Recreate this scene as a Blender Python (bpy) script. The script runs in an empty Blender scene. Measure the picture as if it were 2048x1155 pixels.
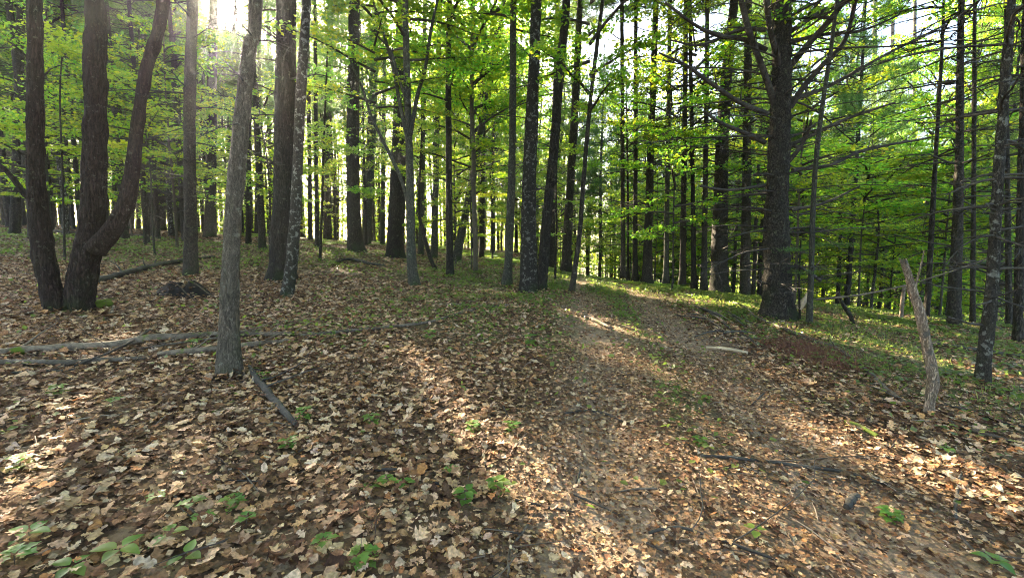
import bpy, math, random
import numpy as np
from mathutils import Vector

random.seed(7)
RNG = np.random.default_rng(11)
SC = bpy.context.scene
COL = SC.collection
R = math.radians

# ------------------------------------------------------------------ camera numbers
F = 850.0                      # focal length in pixels of the 2048 px wide photograph
PITCH = R(4.85)
CAMZ = 1.6
CP, SP = math.cos(PITCH), math.sin(PITCH)
SUN_AZ = R(32.7)               # to the left of straight ahead
SUN_EL = R(24.5)
SUN = np.array([-math.sin(SUN_AZ) * math.cos(SUN_EL), math.cos(SUN_AZ) * math.cos(SUN_EL), math.sin(SUN_EL)])


# ------------------------------------------------------------------ noise
def _h(ix, iy, iz):
    n = (ix.astype(np.int64) * 374761393 + iy.astype(np.int64) * 668265263 + iz.astype(np.int64) * 2147483647) & 0x7fffffff
    n = ((n ^ (n >> 13)) * 1274126177) & 0x7fffffff
    n = (n ^ (n >> 16)) & 0xffff
    return n / 65535.0


def noise3(x, y, z):
    x, y, z = np.broadcast_arrays(np.asarray(x, float), np.asarray(y, float), np.asarray(z, float))
    ix, iy, iz = np.floor(x), np.floor(y), np.floor(z)
    fx, fy, fz = x - ix, y - iy, z - iz
    fx = fx * fx * (3 - 2 * fx); fy = fy * fy * (3 - 2 * fy); fz = fz * fz * (3 - 2 * fz)
    r = 0
    for a in (0, 1):
        for b in (0, 1):
            for c in (0, 1):
                w = (fx if a else 1 - fx) * (fy if b else 1 - fy) * (fz if c else 1 - fz)
                r = r + w * _h(ix + a, iy + b, iz + c)
    return r * 2 - 1


def noise2(x, y, s=0.0):
    return noise3(x, y, s + 0.5)


def sstep(a, b, v):
    t = np.clip((v - a) / (b - a), 0, 1)
    return t * t * (3 - 2 * t)


# ------------------------------------------------------------------ terrain
def path_c(y):
    return 0.85 + 0.165 * y + 0.12 * np.sin(y * 0.35)


def path_mask(x, y):
    """(rut, verge): rut = the two wheel tracks, verge = the whole way"""
    d = x - path_c(y)
    wob = 0.10 * noise2(x * 0.9, y * 0.9, 3)
    rut = np.exp(-((np.abs(d) - 0.78 + wob) / 0.27) ** 2)
    allw = 1 - sstep(1.15, 1.65, np.abs(d) + wob * 2)
    k = sstep(-6, -2, y)
    return rut * k, allw * k


def softplus(v, k=1.5):
    return np.log1p(np.exp(np.clip(v / k, -30, 30))) * k


def ground_z(x, y):
    x = np.asarray(x, float); y = np.asarray(y, float)
    fwd = 0.05 * (y - softplus(y - 34, 4)) + 0.0 * x
    left = 3.4 * np.tanh(np.maximum(-x, 0) * 0.07 / 3.4)
    right = -0.07 * np.maximum(x, 0)
    drop = 0.24 * softplus(y + 0.5 * x - 19.5, 1.2) * sstep(0.5, 5, x)
    drop = 11 * np.tanh(drop / 11)
    z = np.where(y > 0, fwd, 0.02 * y) + left + np.maximum(right, -3) - drop
    z = z + 0.10 * noise2(x * 0.25, y * 0.25, 1) * sstep(2, 8, np.hypot(x, y)) + 0.025 * noise2(x * 1.3, y * 1.3, 2)
    rut, allw = path_mask(x, y)
    z = z - 0.045 * rut + 0.012 * noise2(x * 5, y * 5, 4)
    return z - Z00


Z00 = 0.0
Z00 = float(ground_z(0.0, 0.0))


def ray(px, py):
    u = (px - 1024) / F
    w = (577.5 - py) / F
    return np.array([u, CP + w * SP, w * CP - SP])


def gnd(px, py, tmax=90):
    """where the sight line through photo pixel (px, py) meets the ground"""
    d = ray(px, py)
    t = 0.5 * (tmax / 0.5) ** np.linspace(0, 1, 700)
    h = CAMZ + d[2] * t - ground_z(d[0] * t, d[1] * t)
    k = np.argmax(h < 0)
    if h[k] >= 0:
        k = int(np.argmin(h[300:])) + 300
        tt = t[k]
    else:
        f = h[k - 1] / (h[k - 1] - h[k])
        tt = t[k - 1] + f * (t[k] - t[k - 1])
    x, y = d[0] * tt, d[1] * tt
    return np.array([x, y, float(ground_z(x, y))])


def at_depth(px, py, Y):
    d = ray(px, py)
    t = Y / d[1]
    return np.array([d[0] * t, Y, CAMZ + d[2] * t]), t


# ------------------------------------------------------------------ mesh collector
class MB:
    def __init__(s):
        s.v = []; s.q = []; s.t = []; s.n = 0; s.attr = []; s.hasattr = False

    def add(s, v, faces, mat=0, col=None, smooth=True):
        v = np.asarray(v, float).reshape(-1, 3); faces = np.asarray(faces, np.int64)
        s.v.append(v)
        (s.q if faces.shape[1] == 4 else s.t).append((faces + s.n, mat, smooth))
        if col is not None:
            s.hasattr = True
            s.attr.append(np.broadcast_to(np.asarray(col, float), (len(v), 3)))
        else:
            s.attr.append(np.zeros((len(v), 3)))
        s.n += len(v)

    def mesh(s, name, mats):
        me = bpy.data.meshes.new(name)
        v = np.concatenate(s.v) if s.v else np.zeros((0, 3))
        me.vertices.add(len(v)); me.vertices.foreach_set('co', v.astype(np.float32).ravel())
        loops = []; sizes = []; mi = []; sm = []
        for lst, k in ((s.q, 4), (s.t, 3)):
            for f, m, smo in lst:
                loops.append(f.ravel()); sizes.append(np.full(len(f), k)); mi.append(np.full(len(f), m)); sm.append(np.full(len(f), smo))
        loops = np.concatenate(loops); sizes = np.concatenate(sizes)
        me.loops.add(len(loops)); me.loops.foreach_set('vertex_index', loops.astype(np.int32))
        me.polygons.add(len(sizes))
        st = np.concatenate([[0], np.cumsum(sizes)[:-1]])
        me.polygons.foreach_set('loop_start', st.astype(np.int32))
        me.polygons.foreach_set('material_index', np.concatenate(mi).astype(np.int32))
        me.polygons.foreach_set('use_smooth', np.concatenate(sm).astype(bool))
        if s.hasattr:
            a = me.attributes.new('tint', 'FLOAT_COLOR', 'POINT')
            c = np.ones((len(v), 4), np.float32); c[:, :3] = np.concatenate(s.attr)
            a.data.foreach_set('color', c.ravel())
        me.update(calc_edges=True)
        for m in mats:
            me.materials.append(m)
        return me


def link(name, me, parent=None, loc=None):
    o = bpy.data.objects.new(name, me)
    COL.objects.link(o)
    if parent is not None:
        o.parent = parent
    if loc is not None:
        o.location = loc
    return o


def tag(o, label=None, cat=None, group=None, kind=None):
    if label: o['label'] = label
    if cat: o['category'] = cat
    if group: o['group'] = group
    if kind: o['kind'] = kind
    return o


def thing(name, loc, label, cat, group=None, rz=0.0):
    o = bpy.data.objects.new(name, None)
    o.empty_display_size = 0.2
    COL.objects.link(o)
    o.location = loc
    o.rotation_euler = (0, 0, rz)
    return tag(o, label, cat, group)


# ------------------------------------------------------------------ tubes
def tube(pts, rad, segs=8, knob=0.0, rough=0.0, seed=0.0, flare=0.0, fscale=9.0, cap=True, lobes=0.0, flareh=0.22, splinter=0.0):
    """a skin round the poly-line pts with radii rad; rough = bark relief in metres"""
    pts = np.asarray(pts, float); rad = np.asarray(rad, float)
    n = len(pts)
    T = np.gradient(pts, axis=0)
    T /= np.linalg.norm(T, axis=1)[:, None] + 1e-9
    up = np.array([0, 0, 1.0]) if abs(T[0, 2]) < 0.8 else np.array([1.0, 0, 0])
    A = np.cross(T, up); A /= np.linalg.norm(A, axis=1)[:, None] + 1e-9
    for i in range(1, n):                       # carry the frame along to avoid twist
        a = A[i - 1] - T[i] * np.dot(A[i - 1], T[i])
        A[i] = a / (np.linalg.norm(a) + 1e-9)
    B = np.cross(T, A)
    ang = np.linspace(0, 2 * math.pi, segs, endpoint=False)
    ca, sa = np.cos(ang), np.sin(ang)
    rr = np.repeat(rad[:, None], segs, 1)
    L = np.concatenate([[0], np.cumsum(np.linalg.norm(np.diff(pts, axis=0), axis=1))])
    if flare > 0:
        k = np.exp(-L / flareh)[:, None]
        lob = 1 + 0.8 * noise3(ca[None] * 1.9 + seed, sa[None] * 1.7, seed * 1.3 + 0 * L[:, None])
        rr = rr * (1 + flare * k * lob)
    if lobes > 0:
        rr = rr * (1 + lobes * noise3(ca[None] * 1.1 + seed, sa[None] * 1.1 + 7, L[:, None] * 0.9))
    if knob > 0:
        ph = (L / .40 + seed * .37) % 1.0
        kk = np.exp(-((ph - .5) / .16) ** 2)[:, None]
        rr = rr * (1 + knob * kk * (.7 + .9 * noise3(ca[None] * 1.6, sa[None] * 1.6, (np.floor(L / .40) * 3.3)[:, None] + seed)))
    if rough > 0:
        c = rr.mean() * fscale
        nn = noise3(ca[None] * 3.0 + seed * 3, sa[None] * 3.0, L[:, None] * 5)
        n2 = noise3(ca[None] * 8.0 + seed, sa[None] * 8.0, L[:, None] * 11 + 3)
        rr = rr + rough * (0.6 * nn + 0.5 * n2)
    V = pts[:, None] + (A[:, None] * ca[None, :, None] + B[:, None] * sa[None, :, None]) * rr[..., None]
    if splinter > 0:
        V[-1] += T[-1] * (splinter * (0.3 + np.abs(noise3(ang * 2.3, seed, 2.0))))[:, None]
        V[-2] += T[-2] * (splinter * .4 * noise3(ang * 1.9, seed, 5.0))[:, None]
    V = V.reshape(-1, 3)
    i = np.arange(n - 1)[:, None] * segs; j = np.arange(segs)[None]
    j2 = (j + 1) % segs
    Q = np.stack([i + j, i + j2, i + segs + j2, i + segs + j], -1).reshape(-1, 4)
    return V, Q


def add_tube(mb, pts, rad, segs=8, mat=0, **kw):
    V, Q = tube(pts, rad, segs, **kw)
    off = mb.n
    mb.add(V, Q, mat)
    n = len(pts)
    for ring, c in ((0, pts[0]), (n - 1, pts[-1])):      # close both ends
        idx = np.arange(segs) + ring * segs
        tri = np.stack([idx, np.roll(idx, -1), np.full(segs, len(V))], 1)
        vv = np.concatenate([V[idx], [V[idx].mean(0)]])
        k = np.arange(segs)
        mb.add(vv, np.stack([k, (k + 1) % segs, np.full(segs, segs)], 1), mat)


def smooth_path(P, W, step):
    """resample control points + values along the way (Catmull-Rom)"""
    P = np.asarray(P, float); W = np.asarray(W, float)
    L = np.concatenate([[0], np.cumsum(np.linalg.norm(np.diff(P, axis=0), axis=1))])
    n = max(3, int(L[-1] / step) + 1)
    s = np.linspace(0, L[-1], n)
    if len(P) == 2:
        return np.stack([np.interp(s, L, P[:, k]) for k in range(3)], 1), np.interp(s, L, W)
    Pe = np.vstack([2 * P[0] - P[1], P, 2 * P[-1] - P[-2]])
    k = np.clip(np.searchsorted(L, s, side='right') - 1, 0, len(P) - 2)
    t = ((s - L[k]) / (L[k + 1] - L[k] + 1e-9))[:, None]
    p0, p1, p2, p3 = Pe[k], Pe[k + 1], Pe[k + 2], Pe[k + 3]
    out = 0.5 * ((2 * p1) + (-p0 + p2) * t + (2 * p0 - 5 * p1 + 4 * p2 - p3) * t ** 2 + (-p0 + 3 * p1 - 3 * p2 + p3) * t ** 3)
    return out, np.interp(s, L, W)


# ------------------------------------------------------------------ materials
def newmat(name):
    m = bpy.data.materials.new(name); m.use_nodes = True
    nt = m.node_tree; nt.nodes.clear()
    out = nt.nodes.new('ShaderNodeOutputMaterial')
    return m, nt, out


def N(nt, t, **kw):
    n = nt.nodes.new(t)
    for k, v in kw.items():
        if k in n.inputs.keys():
            n.inputs[k].default_value = v
        else:
            setattr(n, k, v)
    return n


def ramp(nt, fac, stops):
    r = nt.nodes.new('ShaderNodeValToRGB')
    el = r.color_ramp.elements
    while len(el) < len(stops):
        el.new(0.5)
    for e, (p, c) in zip(el, stops):
        e.position = p
        e.color = (c[0], c[1], c[2], 1)
    nt.links.new(fac, r.inputs['Fac'])
    return r.outputs['Color']


def mixc(nt, fac, a, b):
    m = nt.nodes.new('ShaderNodeMix'); m.data_type = 'RGBA'
    for sock, v in ((m.inputs[0], fac), (m.inputs[6], a), (m.inputs[7], b)):
        if hasattr(v, 'is_linked'):
            nt.links.new(v, sock)
        elif isinstance(v, (int, float)):
            sock.default_value = v
        else:
            sock.default_value = (v[0], v[1], v[2], 1)
    return m.outputs[2]


def bark_mat(name, dark, light, lichen=0.0, lichcol=(.42, .45, .38), moss=0.3, vscale=14, vstretch=0.22, bump=1.0, patchscale=6.0):
    m, nt, out = newmat(name)
    tc = nt.nodes.new('ShaderNodeTexCoord')
    oi = nt.nodes.new('ShaderNodeObjectInfo')
    mp = N(nt, 'ShaderNodeMapping'); mp.inputs['Scale'].default_value = (1, 1, vstretch)
    nt.links.new(tc.outputs['Object'], mp.inputs['Vector'])
    v = N(nt, 'ShaderNodeTexVoronoi', Scale=vscale, feature='DISTANCE_TO_EDGE')
    n1 = N(nt, 'ShaderNodeTexNoise', Scale=vscale * 1.6, Detail=6.0, Roughness=0.65)
    dis = N(nt, 'ShaderNodeVectorMath', operation='MULTIPLY_ADD')
    nt.links.new(mp.outputs[0], n1.inputs['Vector'])
    nt.links.new(n1.outputs['Color'], dis.inputs[0]); dis.inputs[1].default_value = (.12, .12, .12)
    nt.links.new(mp.outputs[0], dis.inputs[2]); nt.links.new(dis.outputs[0], v.inputs['Vector'])
    crack = ramp(nt, v.outputs['Distance'], [(0.0, (0, 0, 0)), (0.16, (1, 1, 1))])
    n2 = N(nt, 'ShaderNodeTexNoise', Scale=2.5, Detail=4.0)
    nt.links.new(tc.outputs['Object'], n2.inputs['Vector'])
    base = ramp(nt, n1.outputs['Fac'], [(0.3, dark), (0.7, light)])
    base = mixc(nt, crack, tuple(c * .45 for c in dark), base)
    if lichen > 0:
        n3 = N(nt, 'ShaderNodeTexNoise', Scale=patchscale, Detail=5.0, Roughness=.7)
        nt.links.new(tc.outputs['Object'], n3.inputs['Vector'])
        lf = ramp(nt, n3.outputs['Fac'], [(0.62 - .18 * lichen, (0, 0, 0)), (0.66 - .16 * lichen, (1, 1, 1))])
        base = mixc(nt, lf, base, mixc(nt, n1.outputs['Fac'], tuple(c * .6 for c in lichcol), lichcol))
    # moss low on the stem, where it grows
    sx = nt.nodes.new('ShaderNodeSeparateXYZ'); nt.links.new(tc.outputs['Object'], sx.inputs[0])
    mr = N(nt, 'ShaderNodeMapRange'); mr.inputs['From Min'].default_value = 0; mr.inputs['From Max'].default_value = 0.9
    mr.inputs['To Min'].default_value = moss + .35; mr.inputs['To Max'].default_value = moss * .25
    nt.links.new(sx.outputs['Z'], mr.inputs['Value'])
    mm = N(nt, 'ShaderNodeMath', operation='MULTIPLY'); nt.links.new(mr.outputs[0], mm.inputs[0])
    mf = ramp(nt, n2.outputs['Fac'], [(0.45, (0, 0, 0)), (0.62, (1, 1, 1))]); nt.links.new(mf, mm.inputs[1])
    base = mixc(nt, mm.outputs[0], base, (.045, .07, .018))
    # each stem a slightly different tone
    hs = nt.nodes.new('ShaderNodeHueSaturation'); nt.links.new(base, hs.inputs['Color'])
    mv = N(nt, 'ShaderNodeMapRange'); mv.inputs['To Min'].default_value = .75; mv.inputs['To Max'].default_value = 1.25
    nt.links.new(oi.outputs['Random'], mv.inputs['Value']); nt.links.new(mv.outputs[0], hs.inputs['Value'])
    p = N(nt, 'ShaderNodeBsdfPrincipled', Roughness=0.9); p.inputs['Specular IOR Level'].default_value = .25
    nt.links.new(hs.outputs[0], p.inputs['Base Color'])
    hm = N(nt, 'ShaderNodeMath', operation='MULTIPLY_ADD'); nt.links.new(n1.outputs['Fac'], hm.inputs[0]); hm.inputs[1].default_value = .6
    nt.links.new(crack, hm.inputs[2])
    b = N(nt, 'ShaderNodeBump', Strength=min(1, bump), Distance=0.022)
    nt.links.new(hm.outputs[0], b.inputs['Height']); nt.links.new(b.outputs[0], p.inputs['Normal'])
    nt.links.new(p.outputs[0], out.inputs[0])
    return m


def wood_mat(name, a, b, scale=20, rough=.85, moss=0.0):
    m, nt, out = newmat(name)
    tc = nt.nodes.new('ShaderNodeTexCoord')
    n1 = N(nt, 'ShaderNodeTexNoise', Scale=scale, Detail=6.0, Roughness=.7)
    n2 = N(nt, 'ShaderNodeTexNoise', Scale=scale * .16, Detail=4.0)
    nt.links.new(tc.outputs['Object'], n1.inputs['Vector']); nt.links.new(tc.outputs['Object'], n2.inputs['Vector'])
    c = ramp(nt, n1.outputs['Fac'], [(0.3, a), (0.7, b)])
    d = ramp(nt, n2.outputs['Fac'], [(0.42, (0, 0, 0)), (0.6, (1, 1, 1))])
    c = mixc(nt, d, c, mixc(nt, .55, c, tuple(x * .4 for x in a)))
    if moss > 0:
        n3 = N(nt, 'ShaderNodeTexNoise', Scale=9.0, Detail=4.0); nt.links.new(tc.outputs['Object'], n3.inputs['Vector'])
        g = ramp(nt, n3.outputs['Fac'], [(0.62 - .25 * moss, (0, 0, 0)), (0.7 - .2 * moss, (1, 1, 1))])
        c = mixc(nt, g, c, (.09, .12, .015))
    p = N(nt, 'ShaderNodeBsdfPrincipled', Roughness=rough); p.inputs['Specular IOR Level'].default_value = .2
    nt.links.new(c, p.inputs['Base Color'])
    bp = N(nt, 'ShaderNodeBump', Strength=.8, Distance=0.01); nt.links.new(n1.outputs['Fac'], bp.inputs['Height'])
    nt.links.new(bp.outputs[0], p.inputs['Normal'])
    nt.links.new(p.outputs[0], out.inputs[0])
    return m


def leaf_mat(name, stops, trans, tfac=.5, rough=.45, objvar=.2):
    """thin living leaf: reflects its green and lets yellow-green light through"""
    m, nt, out = newmat(name)
    g = nt.nodes.new('ShaderNodeNewGeometry')
    oi = nt.nodes.new('ShaderNodeObjectInfo')
    c = ramp(nt, g.outputs['Random Per Island'], stops)
    t = ramp(nt, g.outputs['Random Per Island'], [(0, trans[0]), (1, trans[1])])
    outs = []
    mv = N(nt, 'ShaderNodeMapRange'); mv.inputs['To Min'].default_value = 1 - objvar; mv.inputs['To Max'].default_value = 1 + objvar
    nt.links.new(oi.outputs['Random'], mv.inputs['Value'])
    wn = N(nt, 'ShaderNodeTexWhiteNoise', noise_dimensions='1D'); nt.links.new(oi.outputs['Random'], wn.inputs['W'])
    hv = N(nt, 'ShaderNodeMapRange'); hv.inputs['To Min'].default_value = .462; hv.inputs['To Max'].default_value = .515
    nt.links.new(wn.outputs['Value'], hv.inputs['Value'])
    for col in (c, t):
        hs = nt.nodes.new('ShaderNodeHueSaturation'); nt.links.new(col, hs.inputs['Color']); nt.links.new(mv.outputs[0], hs.inputs['Value']); nt.links.new(hv.outputs[0], hs.inputs['Hue'])
        outs.append(hs.outputs[0])
    p = N(nt, 'ShaderNodeBsdfPrincipled', Roughness=rough); p.inputs['Specular IOR Level'].default_value = .3
    tr = nt.nodes.new('ShaderNodeBsdfTranslucent')
    nt.links.new(outs[0], p.inputs['Base Color']); nt.links.new(outs[1], tr.inputs['Color'])
    mx = N(nt, 'ShaderNodeMixShader'); mx.inputs[0].default_value = tfac
    nt.links.new(p.outputs[0], mx.inputs[1]); nt.links.new(tr.outputs[0], mx.inputs[2])
    nt.links.new(mx.outputs[0], out.inputs[0])
    return m


def tint_mat(name, tfac=.12, rough=.75, spec=.25):
    """dry leaves: the colour of each one is stored with it"""
    m, nt, out = newmat(name)
    a = N(nt, 'ShaderNodeAttribute', attribute_name='tint')
    tc = nt.nodes.new('ShaderNodeTexCoord')
    n1 = N(nt, 'ShaderNodeTexNoise', Scale=70.0, Detail=3.0); nt.links.new(tc.outputs['Object'], n1.inputs['Vector'])
    f = ramp(nt, n1.outputs['Fac'], [(.35, (.6, .58, .55)), (.65, (1.12, 1.1, 1.08))])
    mm = nt.nodes.new('ShaderNodeMix'); mm.data_type = 'RGBA'; mm.blend_type = 'MULTIPLY'; mm.inputs[0].default_value = 1
    nt.links.new(a.outputs['Color'], mm.inputs[6]); nt.links.new(f, mm.inputs[7])
    p = N(nt, 'ShaderNodeBsdfPrincipled', Roughness=rough); p.inputs['Specular IOR Level'].default_value = spec
    tr = nt.nodes.new('ShaderNodeBsdfTranslucent')
    nt.links.new(mm.outputs[2], p.inputs['Base Color']); nt.links.new(mm.outputs[2], tr.inputs['Color'])
    mx = N(nt, 'ShaderNodeMixShader'); mx.inputs[0].default_value = tfac
    nt.links.new(p.outputs[0], mx.inputs[1]); nt.links.new(tr.outputs[0], mx.inputs[2])
    nt.links.new(mx.outputs[0], out.inputs[0])
    return m


def ground_mat():
    m, nt, out = newmat('forest_soil')
    tc = nt.nodes.new('ShaderNodeTexCoord')
    P = N(nt, 'ShaderNodeAttribute', attribute_name='tint')     # r = wheel track, g = moss and grass
    sp = nt.nodes.new('ShaderNodeSeparateColor'); nt.links.new(P.outputs['Color'], sp.inputs[0])
    def noi(s, d=5.0, r=.6):
        n = N(nt, 'ShaderNodeTexNoise', Scale=s, Detail=d, Roughness=r); nt.links.new(tc.outputs['Object'], n.inputs['Vector']); return n.outputs['Fac']
    v = N(nt, 'ShaderNodeTexVoronoi', Scale=11.0); nt.links.new(tc.outputs['Object'], v.inputs['Vector'])
    v2 = N(nt, 'ShaderNodeTexVoronoi', Scale=26.0); nt.links.new(tc.outputs['Object'], v2.inputs['Vector'])
    sv = nt.nodes.new('ShaderNodeSeparateColor'); nt.links.new(v.outputs['Color'], sv.inputs[0])
    sv2 = nt.nodes.new('ShaderNodeSeparateColor'); nt.links.new(v2.outputs['Color'], sv2.inputs[0])
    litter = ramp(nt, sv.outputs[0], [(0, (.05, .03, .018)), (.4, (.12, .075, .042)), (.75, (.22, .15, .09)), (1, (.33, .24, .15))])
    litter2 = ramp(nt, sv2.outputs[0], [(0, (.03, .02, .012)), (.5, (.09, .055, .03)), (1, (.25, .17, .10))])
    lit = mixc(nt, ramp(nt, noi(9), [(.42, (0, 0, 0)), (.58, (1, 1, 1))]), litter, litter2)
    soil = ramp(nt, noi(40, 8, .75), [(.3, (.15, .10, .065)), (.55, (.34, .24, .16)), (.75, (.52, .38, .26))])
    rf = N(nt, 'ShaderNodeMath', operation='MULTIPLY'); nt.links.new(sp.outputs[0], rf.inputs[0])
    nt.links.new(ramp(nt, noi(6), [(.3, (.55, .55, .55)), (.6, (1, 1, 1))]), rf.inputs[1])
    c = mixc(nt, rf.outputs[0], lit, soil)
    moss = ramp(nt, noi(30, 6, .7), [(.3, (.05, .06, .016)), (.6, (.13, .16, .04)), (.8, (.24, .24, .09))])
    gf = N(nt, 'ShaderNodeMath', operation='MULTIPLY'); nt.links.new(sp.outputs[1], gf.inputs[0])
    nt.links.new(ramp(nt, noi(3.5), [(.38, (.15, .15, .15)), (.6, (1, 1, 1))]), gf.inputs[1])
    c = mixc(nt, gf.outputs[0], c, moss)
    p = N(nt, 'ShaderNodeBsdfPrincipled', Roughness=.95); p.inputs['Specular IOR Level'].default_value = .15
    nt.links.new(c, p.inputs['Base Color'])
    hh = N(nt, 'ShaderNodeMath', operation='ADD'); nt.links.new(noi(60), hh.inputs[0]); nt.links.new(sv.outputs[1], hh.inputs[1])
    b = N(nt, 'ShaderNodeBump', Strength=.7, Distance=.02); nt.links.new(hh.outputs[0], b.inputs['Height']); nt.links.new(b.outputs[0], p.inputs['Normal'])
    nt.links.new(p.outputs[0], out.inputs[0])
    return m


M_OAK = bark_mat('bark_oak_reddish', (.032, .019, .014), (.082, .052, .038), lichen=.10, lichcol=(.14, .12, .09), vscale=30, vstretch=.13, moss=.12, patchscale=18)
M_GREY = bark_mat('bark_grey_flaky', (.125, .10, .072), (.29, .24, .175), lichen=.12, lichcol=(.32, .30, .22), vscale=46, vstretch=.2, moss=.15, patchscale=14)
M_DARK = bark_mat('bark_dark_furrowed', (.034, .027, .021), (.10, .082, .062), lichen=.1, lichcol=(.16, .15, .11), vscale=28, vstretch=.15, moss=.25, patchscale=10)
M_PINE = bark_mat('bark_pine_scaly', (.038, .030, .023), (.12, .10, .075), lichen=.12, lichcol=(.14, .14, .09), vscale=26, vstretch=.6, moss=.3, patchscale=10)
M_LICH = bark_mat('bark_lichen_spotted', (.050, .041, .031), (.13, .11, .085), lichen=.40, lichcol=(.36, .35, .29), vscale=40, vstretch=.35, moss=.3, patchscale=11)
M_MAPLE = bark_mat('bark_smooth_grey', (.048, .044, .032), (.13, .12, .09), lichen=.22, lichcol=(.18, .19, .13), vscale=30, vstretch=.25, moss=.4, bump=.6, patchscale=12)
M_TWIG = wood_mat('twig_dark', (.035, .028, .022), (.10, .085, .07))
M_DEAD = wood_mat('dead_branch_grey', (.04, .034, .028), (.12, .105, .085), 30)
M_LOG = wood_mat('log_bleached', (.075, .055, .038), (.27, .21, .15), 22, moss=.1)
M_STICK = wood_mat('stick_brown', (.06, .045, .032), (.20, .16, .12), 30)
M_SNAG = bark_mat('snag_peeling_wood', (.40, .29, .20), (.66, .52, .38), lichen=.3, lichcol=(.28, .25, .20), vscale=40, vstretch=.12, moss=0, patchscale=9)
M_PALE = wood_mat('splintered_pale_wood', (.45, .33, .2), (.75, .6, .42), 20)
M_MOSSY = wood_mat('mossy_wood', (.05, .05, .02), (.14, .12, .06), 14, moss=1.0)
M_HUMUS = wood_mat('root_soil', (.012, .009, .007), (.035, .026, .02), 16)
M_LEAF = leaf_mat('maple_leaf_green', [(0, (.035, .10, .018)), (.6, (.06, .15, .025)), (1, (.09, .17, .025))], ((.22, .58, .06), (.50, .78, .05)), tfac=.5)
M_LEAFY = leaf_mat('maple_leaf_yellow_green', [(0, (.08, .15, .015)), (1, (.15, .20, .02))], ((.5, .78, .03), (.8, .88, .04)), tfac=.55)
M_NEEDLE = leaf_mat('pine_needles', [(0, (.03, .08, .02)), (1, (.07, .13, .03))], ((.18, .42, .08), (.34, .5, .08)), tfac=.4)
M_HEM = leaf_mat('hemlock_needles', [(0, (.03, .09, .03)), (1, (.06, .14, .04))], ((.15, .42, .06), (.3, .55, .08)), tfac=.45)
M_LITTER = tint_mat('dry_leaves')
M_SEED = leaf_mat('seedling_leaf', [(0, (.05, .13, .02)), (1, (.12, .22, .05))], ((.2, .5, .04), (.35, .6, .08)), tfac=.4, rough=.4)
M_COVER = leaf_mat('ground_cover_leaf', [(0, (.045, .09, .02)), (1, (.11, .16, .04))], ((.2, .4, .05), (.3, .5, .08)), tfac=.4)
M_GRASS = leaf_mat('grass_blades', [(0, (.07, .11, .025)), (1, (.20, .22, .08))], ((.3, .45, .06), (.45, .5, .12)), tfac=.4)
M_RUST = leaf_mat('dead_needles_rust', [(0, (.075, .045, .02)), (1, (.20, .125, .055))], ((.2, .10, .04), (.25, .13, .06)), tfac=.15, rough=.8)
M_FERN = leaf_mat('fern_frond', [(0, (.06, .16, .02)), (1, (.12, .24, .03))], ((.3, .6, .05), (.45, .7, .07)), tfac=.45)
M_GROUND = ground_mat()

# ------------------------------------------------------------------ leaf scatter
KITE_V = np.array([[0, -.5, 0], [.42, -.05, .10], [.16, .38, .03], [0, .55, 0], [-.16, .38, .03], [-.42, -.05, .10]])
KITE_F = np.array([[0, 1, 2, 3], [0, 3, 4, 5]])
QUAD_V = np.array([[0, -.5, 0], [.45, 0, .05], [0, .5, 0], [-.45, 0, .05]])
QUAD_F = np.array([[0, 1, 2, 3]])


def rots(n, tilt, rng):
    """random headings with a random lean away from level (radians)"""
    psi = rng.uniform(0, 2 * math.pi, n); th = np.abs(rng.normal(0, tilt, n)); ph = rng.uniform(0, 2 * math.pi, n)
    cz, sz = np.cos(psi), np.sin(psi); z = np.zeros(n); o = np.ones(n)
    Rz = np.stack([cz, -sz, z, sz, cz, z, z, z, o], 1).reshape(n, 3, 3)
    ax = np.stack([np.cos(ph), np.sin(ph), z], 1)
    K = np.stack([z, -ax[:, 2], ax[:, 1], ax[:, 2], z, -ax[:, 0], -ax[:, 1], ax[:, 0], z], 1).reshape(n, 3, 3)
    s, c = np.sin(th)[:, None, None], np.cos(th)[:, None, None]
    Rt = np.eye(3)[None] + s * K + (1 - c) * (K @ K)
    return Rt @ Rz


def scatter(mb, TV, TF, centers, Rm, size, mat=0, col=None, smooth=False):
    n, k = len(centers), len(TV)
    if n == 0:
        return
    TV = np.asarray(TV)
    V = np.einsum('nij,nkj->nki', Rm, TV if TV.ndim == 3 else np.broadcast_to(TV, (n, k, 3))) * size[:, None, None] + centers[:, None]
    Fc = (np.asarray(TF)[None] + (np.arange(n) * k)[:, None, None]).reshape(-1, np.asarray(TF).shape[1])
    mb.add(V.reshape(-1, 3), Fc, mat, None if col is None else np.repeat(col, k, 0), smooth)


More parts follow.
